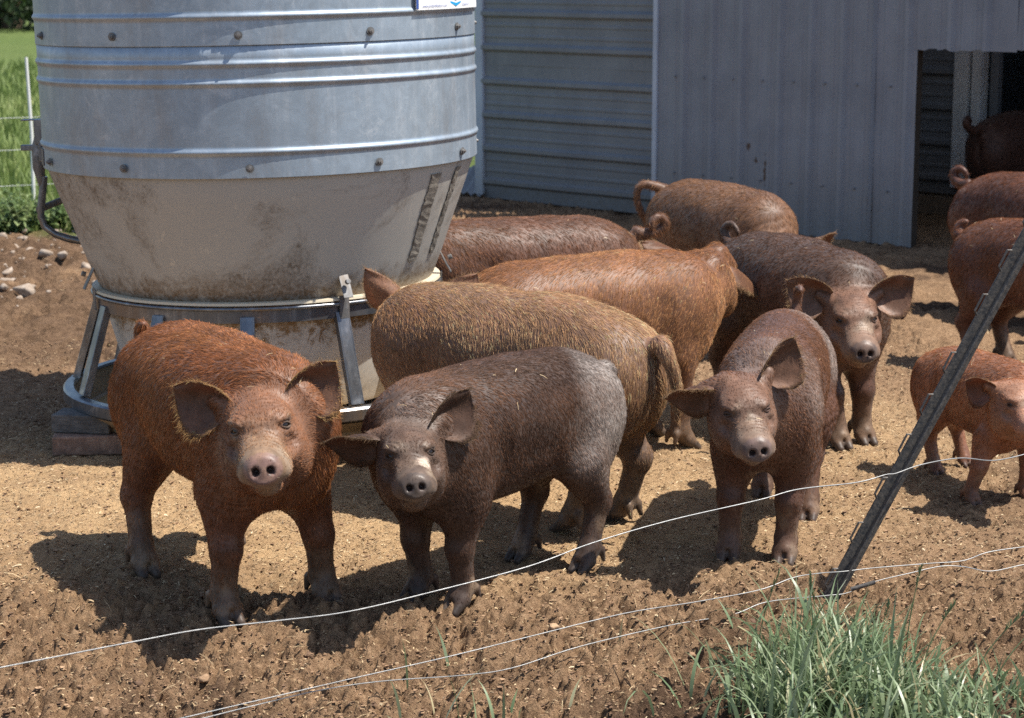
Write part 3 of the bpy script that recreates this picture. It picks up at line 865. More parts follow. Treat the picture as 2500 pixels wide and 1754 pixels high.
# skin: colour comes from the animal's own markings and a painted rump sheen, stored on the skin
def pig_skin_material():
    m, N, L, B = newmat('pig_skin'); nt = m.node_tree
    a = N.new('ShaderNodeAttribute'); a.attribute_name = 'coat_colour'
    n1 = noise(nt, 60, 5, .65, scl=(1, 1, 1)); n2 = noise(nt, 260, 2, .5)
    c = mixc(nt, .75, a.outputs[0], ramp(nt, n1, [(.3, .6), (.7, 1.2)]), 'MULTIPLY')
    L.new(c, B.inputs['Base Color'])
    w = N.new('ShaderNodeAttribute'); w.attribute_name = 'wet'
    r = mathn(nt, 'SUBTRACT', .51, mathn(nt, 'MULTIPLY', w.outputs['Fac'], .35))
    L.new(r, B.inputs['Roughness'])
    B.inputs['Specular IOR Level'].default_value = .35
    B.inputs['Sheen Weight'].default_value = .08
    b1 = bump(nt, noise(nt, 70, 4, .6), .22, .003, None)
    bump(nt, n2, .3, .0012, B, b1)
    th = N.new('ShaderNodeAttribute'); th.attribute_name = 'thin'
    tr = N.new('ShaderNodeBsdfTranslucent'); L.new(mixc(nt, .5, c, (.34, .15, .08)), tr.inputs[0])
    mx = N.new('ShaderNodeMixShader'); L.new(mathn(nt, 'MULTIPLY', th.outputs['Fac'], .38), mx.inputs[0])
    L.new(B.outputs[0], mx.inputs[1]); L.new(tr.outputs[0], mx.inputs[2]); L.new(mx.outputs[0], N['Material Output'].inputs[0])
    return m
def pig_hair_material():
    m, N, L, B = newmat('pig_bristles')
    a = N.new('ShaderNodeAttribute'); a.attribute_name = 'hair_colour'
    L.new(a.outputs[0], B.inputs['Base Color']); B.inputs['Roughness'].default_value = .36; B.inputs['Specular IOR Level'].default_value = .42
    L.new(mixc(m.node_tree, .5, a.outputs[0], (.8, .6, .4)), B.inputs['Specular Tint'])
    t = N.new('ShaderNodeBsdfTranslucent'); L.new(a.outputs[0], t.inputs[0])
    mx = N.new('ShaderNodeMixShader'); mx.inputs[0].default_value = .42
    L.new(B.outputs[0], mx.inputs[1]); L.new(t.outputs[0], mx.inputs[2])
    L.new(mx.outputs[0], N['Material Output'].inputs[0])
    return m
M_SKIN = pig_skin_material()
M_HAIR = pig_hair_material()
M_EYE, _n, _l, _b = newmat('eye'); _b.inputs['Base Color'].default_value = (.012, .007, .005, 1); _b.inputs['Roughness'].default_value = .10; _b.inputs['Specular IOR Level'].default_value = .5

def rot_from(fwd, roll=0):
    """columns x (snout), y (left), z (up)"""
    x = unit(fwd); z = np.array((0, 0, 1.)); y = unit(np.cross(z, x)); z = np.cross(x, y)
    c, s = math.cos(roll), math.sin(roll)
    return np.stack([x, c*y+s*z, c*z-s*y], 1)

def build_pig(P):
    yaw = math.atan2(P['dir'][1], P['dir'][0]); s = P['s']; o = np.array((*P['pos'], P.get('z', -.008)))
    c, sn = math.cos(yaw), math.sin(yaw)
    W = np.array(((c, -sn, 0), (sn, c, 0), (0, 0, 1.)))          # local -> world
    def loc(p): return (np.asarray(p, float)-o)@W/s
    F0 = dict(fl=(.29, .10), fr=(.29, -.10), rl=(-.31, .10), rr=(-.31, -.10))
    for k, v in P.get('feet_w', {}).items():
        F0[k] = tuple(loc((v[0], v[1], 0))[:2])
    for k, v in P.get('feet_l', {}).items(): F0[k] = v
    Q = dict(P); Q['feet'] = F0
    if 'head_w' in P:
        Q['head'] = loc(P['head_w']); Q['headR'] = W.T@rot_from(P['face_w'], P.get('roll', 0))
    else:
        Q['head'] = np.array(P.get('head_l', (.56, 0, .50))); Q['headR'] = rot_from(P.get('face_l', (1, 0, -.45)), P.get('roll', 0))
    ears = []
    for sd, e in zip((1, -1), P.get('ears', (None, None))):
        d = dict(base=(-.070, sd*.074, .088), axis=(-.10, sd*.80, .58), nrm=(.95, sd*.15, -.25), L=.165, fold=.12, wid=1.35)
        if e: d.update(e)
        if 'axis_w' in d: d['axis'] = (W@Q['headR']).T@unit(d['axis_w']); d['nrm'] = (W@Q['headR']).T@unit(d['nrm_w'])
        if 'axis_l' in d: d['axis'] = Q['headR'].T@unit(d['axis_l']); d['nrm'] = Q['headR'].T@unit(d['nrm_l'])
        d['axis'] = np.asarray(d['axis'], float); d['nrm'] = np.asarray(d['nrm'], float)
        ears.append(d)
    Q['ears'] = ears
    Q['tail'] = tail_chain(P.get('tail', 'curl'), P.get('tail_side', 1))
    f = make_pig_fields(Q)
    h = P.get('h', .008) if not QUICK else .012
    hd = Q['head']
    lo = np.minimum((-.62, -.24, -.012), hd-.26); hi = np.maximum((.45, .24, .70), hd+.26)
    for k, v in F0.items():
        lo[:2] = np.minimum(lo[:2], np.array(v)-.09); hi[:2] = np.maximum(hi[:2], np.array(v)+.09)
    V, Qd = surface_nets(f, lo, hi, h)
    # pull the vertices onto the field
    e = .002; d0 = f(V)
    g = np.stack([f(V+np.eye(3)[i]*e)-d0 for i in range(3)], 1)/e
    g /= np.maximum(np.linalg.norm(g, axis=1), .2)[:, None]
    V = V-g*np.clip(d0, -.006, .006)[:, None]*.9
    V = V-g*np.clip(f(V), -.006, .006)[:, None]*.9
    N = g/np.maximum(np.linalg.norm(g, axis=1), 1e-6)[:, None]
    nb = len(V)
    R = Q['headR']; hs = P.get('hs', 1.0)
    fl = [np.zeros(nb)]; eu = [np.zeros(nb)]; ed = [np.zeros(nb)]; et = [np.zeros((nb, 3))]
    VV = [V]; QQ = [Qd]; n = nb
    for e in ears:
        a, q, inner, u, edge, tt = ear_sheet(e['base']+unit(e['axis'])*.004, e['axis'], e['nrm'], e['L'], e['fold'], e.get('wid', 1.0))
        VV.append(a@R.T*hs+hd); QQ.append(q+n); n += len(a)
        fl.append(1+inner); eu.append(u); ed.append(edge); et.append(tt@R.T)
    for sd in (1, -1):
        a, q = lid_ring(sd, P.get('squint', .35)); k_ = len(a)
        VV.append(a@R.T*hs+hd); QQ.append(q+n); n += k_
        fl.append(np.full(k_, 3.)); eu.append(np.zeros(k_)); ed.append(np.zeros(k_)); et.append(np.zeros((k_, 3)))
    V = np.concatenate(VV); Qd = np.concatenate(QQ); fl = np.concatenate(fl); eu = np.concatenate(eu); ed = np.concatenate(ed); et = np.concatenate(et)
    hq = (V-hd)@R/hs
    # --- markings
    col = np.array(P['skin'])*.85*np.ones((len(V), 3))
    nz = fbm(V*5+P['seed'], 4, P['seed'])
    face = sstep(-.14, -.02, hq[:, 0])*(np.abs(hq[:, 1]) < .16)*(np.abs(hq[:, 2]) < .2)*((fl == 0) | (fl == 3))
    def blend(c, w): 
        nonlocal col
        col = col*(1-w[:, None])+np.array(c)*w[:, None]
    blend(P.get('skin2', P['skin']), sstep(-.1, .5, nz))
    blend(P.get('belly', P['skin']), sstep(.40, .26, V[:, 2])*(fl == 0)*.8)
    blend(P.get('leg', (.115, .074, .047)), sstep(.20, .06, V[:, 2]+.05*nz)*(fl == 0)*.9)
    blend(P.get('face', P['skin']), face*.9)
    dust_sheen_w = np.zeros(len(V))
    for (cx, cy, cz, r, amt) in P.get('dust_sheen', ()):
        dd = np.sqrt(((V-np.array((cx, cy, cz)))**2).sum(1))
        dust_sheen_w = np.maximum(dust_sheen_w, sstep(r, r*.35, dd+.07*nz)*amt*(.6+.4*sstep(-.4, .3, fbm(V*14, 3, 6))))
    blend((.40, .355, .32), dust_sheen_w)
    mz = sstep(.05, .14, hq[:, 0])*face
    blend(P.get('muzzle', (.20, .13, .085)), mz*.75)
    disc = sstep(.174, .182, hq[:, 0]+.16*(hq[:, 2]+.03))*face*(np.sqrt((hq[:, 1]/1.16)**2+(hq[:, 2]+.03)**2) < .040)
    blend(P.get('snout', (.27, .15, .13)), disc*(.55+.4*sstep(-.3, .3, fbm(V*60, 3, 9))))
    hole = (ell(np.stack([hq[:, 0], np.abs(hq[:, 1]), hq[:, 2]], 1), (.196, .0165, -.030), (.026, .0096, .0098)) < .0008)*face
    blend((.035, .018, .015), hole*.9)
    eyed = np.sqrt(((np.stack([hq[:, 0], np.abs(hq[:, 1]), hq[:, 2]], 1)-np.array((.060, .062, .0455)))**2).sum(1))
    blend(P.get('lid', (.055, .03, .022)), np.where(fl == 3, sstep(.024, .010, eyed)*.8, sstep(.030, .016, eyed)*.25)*face)
    for (cx, cy, cz, r, amt, cc) in P.get('spots', ()):
        dd = np.sqrt(((hq-np.array((cx, cy, cz)))**2).sum(1)); blend(cc, sstep(r, r*.5, dd+.012*nz)*amt*face)
    blend(P.get('ear_in', (.20, .105, .065)), (fl == 2)*.9)
    blend(P.get('ear_out', P['skin']), (fl == 1)*.9)
    mud = fbm(V*np.array((22, 22, 13.))+P['seed'], 4, P['seed']+20)
    blend((.24, .165, .105), sstep(.05, .45, mud)*sstep(.26, .05, V[:, 2])*(fl == 0)*.65)
    blend((.045, .034, .028), sstep(.040, .028, V[:, 2])*(fl == 0)*.7)          # hoof horn
    blend((.30, .23, .165), sstep(.10, .5, mud)*sstep(.02, .10, hq[:, 0])*face*(1-disc)*(1-hole)*.55)   # dust on the nose
    col = col*(1+.38*fbm(V*42+3, 4, P['seed']+30)+.22*fbm(V*12, 3, P['seed']+31))[:, None]
    col = np.clip(col, .01, .8)
    wet = disc*.2+hole*.2
    name = 'pig'
    Vw = V*s
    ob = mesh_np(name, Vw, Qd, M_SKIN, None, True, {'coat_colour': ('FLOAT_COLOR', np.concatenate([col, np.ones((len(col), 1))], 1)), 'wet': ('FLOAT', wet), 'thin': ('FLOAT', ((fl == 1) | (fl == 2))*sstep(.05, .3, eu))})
    ob.location = tuple(o); ob.rotation_euler = (0, 0, yaw)
    tag(ob, P['label'], 'pig', 'pigs in the yard')
    # --- eyes
    for sd in (1, -1):
        mb = MB(); cpos = hd+R@((EYE_P-EYE_N*.0105)*np.array((1, sd, 1)))*hs
        a = [(math.sin(t)*.0138*hs*s, math.cos(t)*.0138*hs*s) for t in np.linspace(0, math.pi, 9)]
        mb.lathe(a, (0, 0), 14)
        e = mb.build('eye', M_EYE, ob, 60); e.location = tuple(cpos*s)
    # --- bristles
    if HAIR == 0: return ob
    nh = int(P.get('hair', 20000)*1.25*HAIR)
    tri = np.concatenate([Qd[:, [0, 1, 2]], Qd[:, [0, 2, 3]]])
    a, b, cc = V[tri[:, 0]], V[tri[:, 1]], V[tri[:, 2]]
    nr = np.cross(b-a, cc-a); ar = np.linalg.norm(nr, axis=1); nr = nr/np.maximum(ar, 1e-12)[:, None]
    cen = (a+b+cc)/3; hqc = (cen-hd)@R/hs
    wgt = ar*(.35+.65*sstep(.05, .2, cen[:, 2]))*np.where(cen[:, 2] < .03, 0, 1)
    fc = sstep(-.10, .02, hqc[:, 0])*(np.abs(hqc[:, 1]) < .15)*(np.abs(hqc[:, 2]) < .2)
    wgt *= 1+.5*fc
    wgt *= np.where((hqc[:, 0] > .155) & (fc > .5), .04, 1)
    ecen = np.sqrt(((np.stack([hqc[:, 0], np.abs(hqc[:, 1]), hqc[:, 2]], 1)-np.array((.060, .062, .0455)))**2).sum(1))
    wgt *= np.where(ecen < .017, .0, 1)
    flt = fl[tri[:, 0]]
    wgt *= np.where(flt == 3, 0, 1)
    wgt *= np.where(flt == 2, .35, np.where(flt == 1, .8, 1))
    edt = ed[tri].mean(1); wgt *= np.where(((flt == 1) | (flt == 2)) & (edt > .85), 2.6, 1)
    rg = np.random.default_rng(P['seed']*11+1)
    pick = np.searchsorted(np.cumsum(wgt)/wgt.sum(), rg.random(nh)); pick = np.minimum(pick, len(tri)-1)
    r1 = np.sqrt(rg.random(nh))[:, None]; r2 = rg.random(nh)[:, None]
    pos = a[pick]*(1-r1)+b[pick]*(r1*(1-r2))+cc[pick]*(r1*r2); nn = nr[pick]
    hq2 = (pos-hd)@R/hs; fcp = fc[pick][:, None]; fp = flt[pick]
    lg = sstep(.36, .22, pos[:, 2])[:, None]
    topw = sstep(.45, .85, nn[:, 2])[:, None]
    flow = (np.array((-.95, 0, -.1))*topw+np.array((-.50, 0, -.85))*(1-topw))*(1-lg)+np.array((-.20, 0, -1.))*lg
    flow[:, 1] += .45*np.sign(pos[:, 1])*sstep(.01, .08, np.abs(pos[:, 1]))*(1-lg[:, 0])
    flow = flow*(1-fcp)+(R@np.array((-.9, 0, .35)))*fcp
    flow = np.where((fp > 0)[:, None], et[tri[pick, 0]]+rg.normal(0, .35, (nh, 3)), flow)
    sw = np.stack([vnoise(pos*9+i*7.7, P['seed']+i) for i in range(3)], 1)
    flow = flow+sw*.24+rg.normal(0, .075, (nh, 3))
    flow -= nn*(flow*nn).sum(1)[:, None]
    flow /= np.maximum(np.linalg.norm(flow, axis=1), 1e-6)[:, None]
    lift = (.05+.10*rg.random(nh)+.28*(rg.random(nh) < .06))[:, None]
    dr = flow+nn*lift; dr /= np.linalg.norm(dr, axis=1)[:, None]
    top = sstep(.52, .64, pos[:, 2])*(1-fcp[:, 0])
    ln = (.012+.011*rg.random(nh)+.004*top)*P.get('hlen', 1.0)*(1-.42*fcp[:, 0])*(1-.5*lg[:, 0])
    ln = np.where(fp > 0, .006+.018*rg.random(nh)**1.5*sstep(.6, .95, edt[pick]), ln)
    p0 = pos-nn*.001; p1 = pos+dr*ln[:, None]*.5; p2 = pos+(dr*.75+flow*.30-nn*.02)*ln[:, None]*.98+np.array((0, 0, -.001))
    pts = np.stack([p0, p1, p2], 1)*s
    base = col[tri[pick, 0]]
    hc = np.array(P['hairc'])*np.ones((nh, 3)); hc2 = np.array(P.get('hairc2', P['hairc']))
    nz2 = sstep(-.25, .35, fbm(pos*np.array((3., 6, 6))+P['seed']*2, 3, P['seed']+4))[:, None]
    hc = hc*(1-nz2)+hc2*nz2
    k = np.clip(.25+.45*fcp+.30*lg, 0, .92)
    hc = hc*(1-k)+base*1.25*k
    wd = .85*dust_sheen_w[tri[pick, 0]][:, None]; hc = hc*(1-wd)+np.array((.40, .36, .33))*wd
    edge = ((fp > 0)*sstep(.75, .95, edt[pick]))[:, None]
    hc = hc*(1-edge)+np.array(P.get('fringe', (.30, .19, .10)))*edge
    cl_ = pos*170-flow*((pos*flow).sum(1)*145)[:, None]
    hc = hc*np.exp(rg.normal(.12, .25, nh)+.70*vnoise(cl_, P['seed'])+.35*vnoise(cl_*.4+7, P['seed']+1))[:, None]
    cu = bpy.data.hair_curves.new('bristle_coat')
    cu.add_curves([3]*nh)
    cu.attributes['position'].data.foreach_set('vector', pts.astype(np.float32).ravel())
    ra = cu.attributes.get('radius') or cu.attributes.new('radius', 'FLOAT', 'POINT')
    rs = (1-.3*fcp[:, 0])*np.where(fp > 0, .7, 1.0)
    ra.data.foreach_set('value', (rs[:, None]*np.array((.00042, .00036, .0001))*P.get('hrad', 1.0)).astype(np.float32).ravel())
    ca = cu.attributes.new('hair_colour', 'FLOAT_COLOR', 'CURVE')
    ca.data.foreach_set('color', np.concatenate([np.clip(hc, 0, .8), np.ones((nh, 1))], 1).astype(np.float32).ravel())
    cu.materials.append(M_HAIR)
    ho = bpy.data.objects.new('bristle_coat', cu)
    link(ho, ob); ho['kind'] = 'stuff'
    return ob
GROUND_EAR = {}
PIGS = [
 dict(label='large rust red pig facing the wire beside the feeder, ears spread wide', seed=1, pos=(-.750, 5.42), dir=(.30, -.52), s=1.03, h=.0055, hair=80000, fat=1.1,
      feet_w=dict(fr=(-.71, 5.11), fl=(-.48, 5.27), rr=(-.985, 5.53), rl=(-.80, 5.86)),
      head_w=(-.592, 4.99, .478), face_w=(.08, -1, .04), roll=math.radians(7), hs=.98, tail='stub', tail_side=-1,
      ears=(dict(axis=(-.05, .78, .55), L=.138, wid=1.32), dict(axis=(-.05, -.80, .50), L=.138, wid=1.32)),
      skin=(.15, .064, .034), skin2=(.18, .075, .038), belly=(.12, .047, .027), face=(.20, .098, .056), hairc=(.39, .175, .074), hairc2=(.30, .122, .052),
      muzzle=(.25, .165, .10), snout=(.24, .14, .115), fringe=(.40, .25, .11), lid=(.05, .028, .02), squint=.3, spots=((.052, .066, .068, .014, .3, (.40, .29, .19)), (.052, -.066, .067, .013, .3, (.38, .28, .18)), (.062, .070, .026, .012, .5, (.40, .29, .19)), (.062, -.070, .026, .013, .5, (.38, .28, .18)))),
 dict(label='dark grey brown pig with a pale dusty rump and white streak on its nose', seed=2, pos=(-.040, 5.42), dir=(-.34, -.42), s=.93, h=.0055, hair=80000, fat=.98,
      feet_w=dict(fr=(-.24, 5.29), fl=(-.13, 5.20), rr=(.03, 5.68), rl=(.20, 5.56)),
      head_w=(-.243, 5.01, .413), face_w=(.10, -1, .10), roll=math.radians(5), hs=.90, tail='hang',
      ears=(dict(axis=(-.2, .68, .70), nrm=(.93, .3, -.2), L=.165, wid=1.35), dict(axis=(.0, -1, .12), nrm=(.6, 0, -.8), L=.165, fold=.1, wid=1.2)),
      skin=(.070, .042, .031), skin2=(.095, .055, .039), belly=(.060, .033, .024), face=(.105, .062, .041), hairc=(.090, .050, .035), hairc2=(.19, .098, .058), leg=(.060, .038, .028), hlen=.72, squint=.02,
      muzzle=(.115, .078, .056), snout=(.075, .056, .046), ear_in=(.12, .065, .042), fringe=(.13, .085, .05), lid=(.03, .02, .016),
      dust_sheen=((-.40, .12, .47, .25, .72), (-.30, .17, .40, .18, .4), (.42, .05, .60, .12, .25)), spots=((.112, .036, .020, .034, .75, (.56, .45, .36)), (.098, .046, .026, .024, .7, (.54, .43, .34)))),
 dict(label='tan orange pig with its rump to the yard and head at the feeder', seed=3, pos=(.0, 6.15), dir=(-.80, .60), s=1.03, h=.0065, hair=60000, fat=1.05,
      feet_w=dict(rl=(.17, 5.95), rr=(.32, 6.06)),
      head_w=(-.285, 6.62, .44), face_w=(-.15, 1, -.35), roll=0, tail='hang', tail_side=1, hs=.95,
      ears=(dict(axis_w=(-.62, .05, .78), nrm_w=(.2, .95, .0), L=.17, fold=.05, wid=1.15), dict(axis_w=(.66, .1, .74), nrm_w=(-.2, .95, 0), L=.15, fold=.05)),
      skin=(.17, .095, .06), skin2=(.20, .105, .065), face=(.2, .1, .06), hairc=(.56, .355, .195), hairc2=(.45, .26, .13), ear_out=(.32, .165, .10), belly=(.13, .085, .065), ear_in=(.38, .21, .14)),
 dict(label='orange brown pig crossing behind the tan one, head turned down', seed=4, pos=(.265, 6.98), dir=(.88, .46), s=1.02, h=.0075, hair=52000, fat=1.05,
      head_l=(.48, .10, .50), face_l=(.25, .9, -.45), tail='hang', hs=.95,
      ears=(dict(axis=(-.2, .8, .4)), dict(axis_l=(.72, -.25, -.60), nrm_l=(-.6, .2, -.75), L=.21, fold=.12, wid=1.2)),
      skin=(.15, .065, .032), skin2=(.18, .08, .04), belly=(.10, .04, .022), hairc=(.45, .235, .110), hairc2=(.34, .16, .072)),
 dict(label='dark red pig half hidden behind the feeder, tail curled', seed=5, pos=(.03, 8.16), dir=(-.94, -.33), s=1.0, h=.0085, hair=44000,
      head_l=(.52, 0, .34), face_l=(.8, 0, -.6), tail='curl', tail_side=1,
      skin=(.115, .062, .043), skin2=(.14, .070, .046), hairc=(.27, .135, .070), hairc2=(.19, .092, .056)),
 dict(label='tan brown pig by the grey barn wall with a looped tail', seed=6, pos=(.90, 9.18), dir=(.38, -.92), s=1.04, h=.009, hair=40000, fat=1.1,
      head_l=(.50, 0, .33), face_l=(.75, 0, -.65), tail='loop', tail_side=-1,
      skin=(.17, .09, .055), skin2=(.20, .11, .065), hairc=(.30, .16, .08), hairc2=(.22, .12, .07)),
 dict(label='dark brown pig with big upright ears looking out behind the squinting one', seed=7, pos=(.99, 7.36), dir=(.36, -.93), s=1.03, h=.0065, hair=45000, fat=1.02,
      feet_w=dict(fr=(1.10, 7.05)), head_w=(1.108, 6.86, .438), face_w=(.06, -1, -.12), roll=math.radians(2), hs=.93, tail='curl',
      ears=(dict(axis=(-.05, .85, .42), nrm=(1, 0, -.1), L=.16, wid=1.45), dict(axis=(-.05, -.85, .50), nrm=(1, 0, -.1), L=.16, wid=1.45)),
      skin=(.085, .050, .036), skin2=(.11, .062, .042), face=(.18, .092, .055), belly=(.10, .045, .028), hairc=(.12, .065, .042), hairc2=(.17, .085, .05), leg=(.15, .092, .055), hlen=.72, squint=.02,
      muzzle=(.20, .125, .085), snout=(.12, .085, .07)),
 dict(label='brown pig with squinting eyes and straw on its forehead', seed=8, pos=(.745, 5.94), dir=(-.20, -.95), s=.945, h=.006, hair=60000, fat=.95,
      feet_w=dict(fr=(.595, 5.68), fl=(.745, 5.65), rl=(.87, 6.11), rr=(.77, 6.40)),
      head_w=(.603, 5.44, .440), face_w=(.10, -1, -.15), roll=math.radians(6), hs=.92, tail='up', tail_side=1,
      ears=(dict(axis=(-.2, .60, .75), nrm=(.95, .25, -.1), L=.165, wid=1.3), dict(axis=(-.05, -1, -.02), nrm=(.8, 0, -.6), L=.15, fold=.1, wid=1.2)),
      leg=(.12, .066, .042), skin=(.105, .050, .033), skin2=(.13, .062, .040), face=(.165, .088, .056), belly=(.09, .04, .026), hairc=(.23, .115, .064), hairc2=(.17, .088, .054),
      muzzle=(.20, .132, .092), snout=(.15, .10, .085), dust_sheen=((-.30, .14, .56, .17, .75), (.33, .12, .52, .14, .25), (.38, 0, .62, .11, .22)), squint=.8, hlen=.72),  # rump patch paints a grey sheen highlight; the neck patches are dust
 dict(label='small orange piglet behind the leaning post', seed=9, pos=(1.455, 6.47), dir=(.16, -.42), s=.66, h=.0095, hair=30000, fat=.95, hlen=1.1, hrad=.8,
      feet_w=dict(rr=(1.35, 6.66), rl=(1.47, 6.80), fr=(1.385, 6.27), fl=(1.565, 6.34)),
      head_w=(1.478, 6.12, .318), face_w=(.18, -1, -.02), roll=math.radians(3), hs=1.08, tail='hang',
      ears=(dict(axis=(-.1, .8, .5)), dict(axis=(-.15, -.75, .35), nrm=(.8, -.3, -.4), L=.125, wid=1.3)),
      skin=(.27, .125, .072), skin2=(.30, .14, .08), face=(.32, .165, .10), belly=(.25, .105, .06), hairc=(.42, .19, .085), hairc2=(.36, .155, .07), leg=(.16, .07, .04),
      muzzle=(.36, .18, .12), snout=(.38, .17, .14), ear_in=(.2, .085, .05)),
 dict(label='red brown pig standing over the small piglet', seed=10, pos=(2.10, 8.28), dir=(.55, -.80), s=.95, h=.009, hair=30000,
      head_l=(.56, 0, .46), tail='stub', skin=(.12, .05, .03), skin2=(.14, .06, .035), hairc=(.25, .105, .048), hairc2=(.18, .07, .035)),
 dict(label='dark red pig with curled tail standing outside the barn door', seed=11, pos=(2.38, 9.60), dir=(.50, -.86), s=1.03, h=.009, hair=34000,
      head_l=(.56, 0, .46), tail='curl', skin=(.11, .046, .030), skin2=(.13, .055, .035), hairc=(.20, .085, .045), hairc2=(.15, .064, .036)),
 dict(label='nearly black pig standing in the shade of the barn doorway', seed=12, pos=(3.20, 13.30), dir=(.6, .6), s=1.10, h=.011, hair=16000,
      head_l=(.56, 0, .46), tail='curl', skin=(.10, .05, .038), hairc=(.15, .075, .05)),
]
for P in PIGS: build_pig(P)
# ------------------------------------------------------------------ leaning post and the fence wires
def post_material():
    m, N, L, B = newmat('dusty_black_steel'); nt = m.node_tree
    n1 = noise(nt, 90, 5, .7); n2 = noise(nt, 9, 4, .6)
    c = mixc(nt, ramp(nt, n1, [(.38, 0.0), (.66, .75)]), (.035, .036, .040), (.17, .145, .12))
    c = mixc(nt, ramp(nt, n2, [(.5, 0.0), (.7, .4)]), c, (.06, .055, .055))
    L.new(c, B.inputs['Base Color']); B.inputs['Roughness'].default_value = .55; B.inputs['Metallic'].default_value = .15
    bump(nt, n1, .4, .002, B)
    return m
M_POST = post_material()
post = empty('fence_post', (.803, 5.267, -.01)); post.rotation_euler = (math.radians(-3), math.radians(27.4), math.radians(0))
tag(post, 'dark studded steel fence post leaning out of the tall grass', 'fence post')
LP = 2.0
b = MB(); b.box((0, .004, LP/2-.30), (.040, .006, LP)); b.box((.004, -.014, LP/2-.30), (.006, .030, LP)); b.build('post_rail', M_POST, post, bevel=.0012)
b = MB(); b.box((.013, -.003, LP/2-.30), (.017, .008, LP)).build('post_fold', M_POST, post, bevel=.002)
sb = MB()
sb.tube([(-.020, -.002, -.030), (-.0300, -.006, -.022), (-.0310, -.006, .024), (-.020, -.002, .028)], .0030, 6)
s0 = sb.build('stud', M_POST, post)
for k, z in enumerate((.07, .205, .335, .46, .575, .695, .86, .985, 1.11, 1.24)):
    o = s0 if k == 0 else s0.copy()
    if k: link(o, post)
    o.location = (0, 0, z)
def wire_material():
    m, N, L, B = newmat('galvanised_wire'); nt = m.node_tree
    L.new(ramp(nt, noise(nt, 30, 4, .7), [(.3, (.20, .205, .205)), (.7, (.36, .36, .35))]), B.inputs['Base Color']); B.inputs['Metallic'].default_value = .55; B.inputs['Roughness'].default_value = .42
    return m
M_WIRE = wire_material()
def smooth_path(pts, n=8):
    pts = [np.array(p, float) for p in pts]; P = [2*pts[0]-pts[1]]+pts+[2*pts[-1]-pts[-2]]; out = []
    for i in range(1, len(P)-2):
        for k in range(n):
            t = k/n; a, b, c, d = P[i-1:i+3]
            out.append(.5*((2*b)+(-a+c)*t+(2*a-5*b+4*c-d)*t*t+(-a+3*b-3*c+d)*t**3))
    out.append(pts[-1]); return out
def wire(pts, r, label):
    o = MB().tube(smooth_path(pts), r, 6).build('fence_wire', M_WIRE, None, 80)
    tag(o, label, 'wire'); return o
wire_thick = wire([(-1.013, 3.95, 0.262), (-0.991, 3.969, 0.262), (-0.904, 4.044, 0.258), (-0.766, 4.158, 0.253), (-0.644, 4.252, 0.249), (-0.499, 4.359, 0.234), (-0.355, 4.46, 0.223), (-0.186, 4.574, 0.231), (0.033, 4.712, 0.251), (0.188, 4.807, 0.282), (0.372, 4.914, 0.307), (0.597, 5.04, 0.325), (0.701, 5.096, 0.338), (0.856, 5.178, 0.335), (0.935, 5.219, 0.345), (0.965, 5.235, 0.345), (1.035, 5.281, 0.356), (1.146, 5.351, 0.357), (1.239, 5.409, 0.337), (1.306, 5.45, 0.336), (1.388, 5.5, 0.344)], 0.0016, 'thick top fence wire strung across in front of the pigs')
wire_mid = wire([(-0.714, 4.2, 0.067), (-0.59, 4.303, 0.064), (-0.341, 4.495, 0.062), (-0.149, 4.632, 0.063), (0.054, 4.769, 0.071), (0.268, 4.906, 0.081), (0.447, 5.016, 0.076), (0.61, 5.112, 0.077), (0.705, 5.166, 0.094), (0.778, 5.208, 0.093), (0.839, 5.24, 0.088), (0.924, 5.273, 0.088), (1.071, 5.331, 0.083), (1.171, 5.369, 0.08), (1.246, 5.397, 0.096), (1.387, 5.45, 0.1)], 0.0014, 'middle fence wire passing low behind the grass tuft')
wire_low = wire([(-0.658, 4.25, 0.053), (-0.556, 4.333, 0.053), (-0.415, 4.444, 0.051), (-0.285, 4.541, 0.038), (-0.11, 4.666, 0.009), (0.002, 4.742, 0.001), (0.16, 4.847, 0.018), (0.38, 4.985, 0.026), (0.542, 5.082, 0.023), (0.636, 5.138, 0.039), (0.794, 5.228, 0.028), (0.853, 5.249, 0.029), (0.924, 5.27, 0.052), (1.02, 5.298, 0.067), (1.104, 5.323, 0.078), (1.166, 5.34, 0.072), (1.24, 5.361, 0.054), (1.326, 5.386, 0.063), (1.376, 5.4, 0.066)], 0.0014, 'lowest fence wire with a dark splice beside the post')
MB().tube([(0.857, 5.22, 0.047), (0.918, 5.22, 0.066)], .006, 8).build('splice', M_POST, wire_low, 60)
# white rod post and strands at the pasture edge
M_ROD = flatmat('white_fibreglass', (.72, .72, .70), .45)
rod_o = MB().tube([(0, 0, -.15), (.004, 0, .5), (-.012, 0, 1.0)], [.012, .012, .010], 10).build('rod_post', M_ROD, None, 60); rod_o.location = (-3.205, 14.3, 0)
tag(rod_o, 'thin white rod post of the pasture fence', 'fence post')
for z, l in ((.605, 'top'), (.392, 'middle'), (.154, 'bottom')):
    o = MB().tube([(-9, 12.9, z-.14), (-4.6, 14.0, z-.035), (-3.217, 14.288, z), (-2.6, 14.5, z+.02), (1, 16, z)], .0015, 6).build('fence_strand', M_ROD, None, 60)
    tag(o, f'{l} pale strand of the pasture fence on the white rod', 'wire')
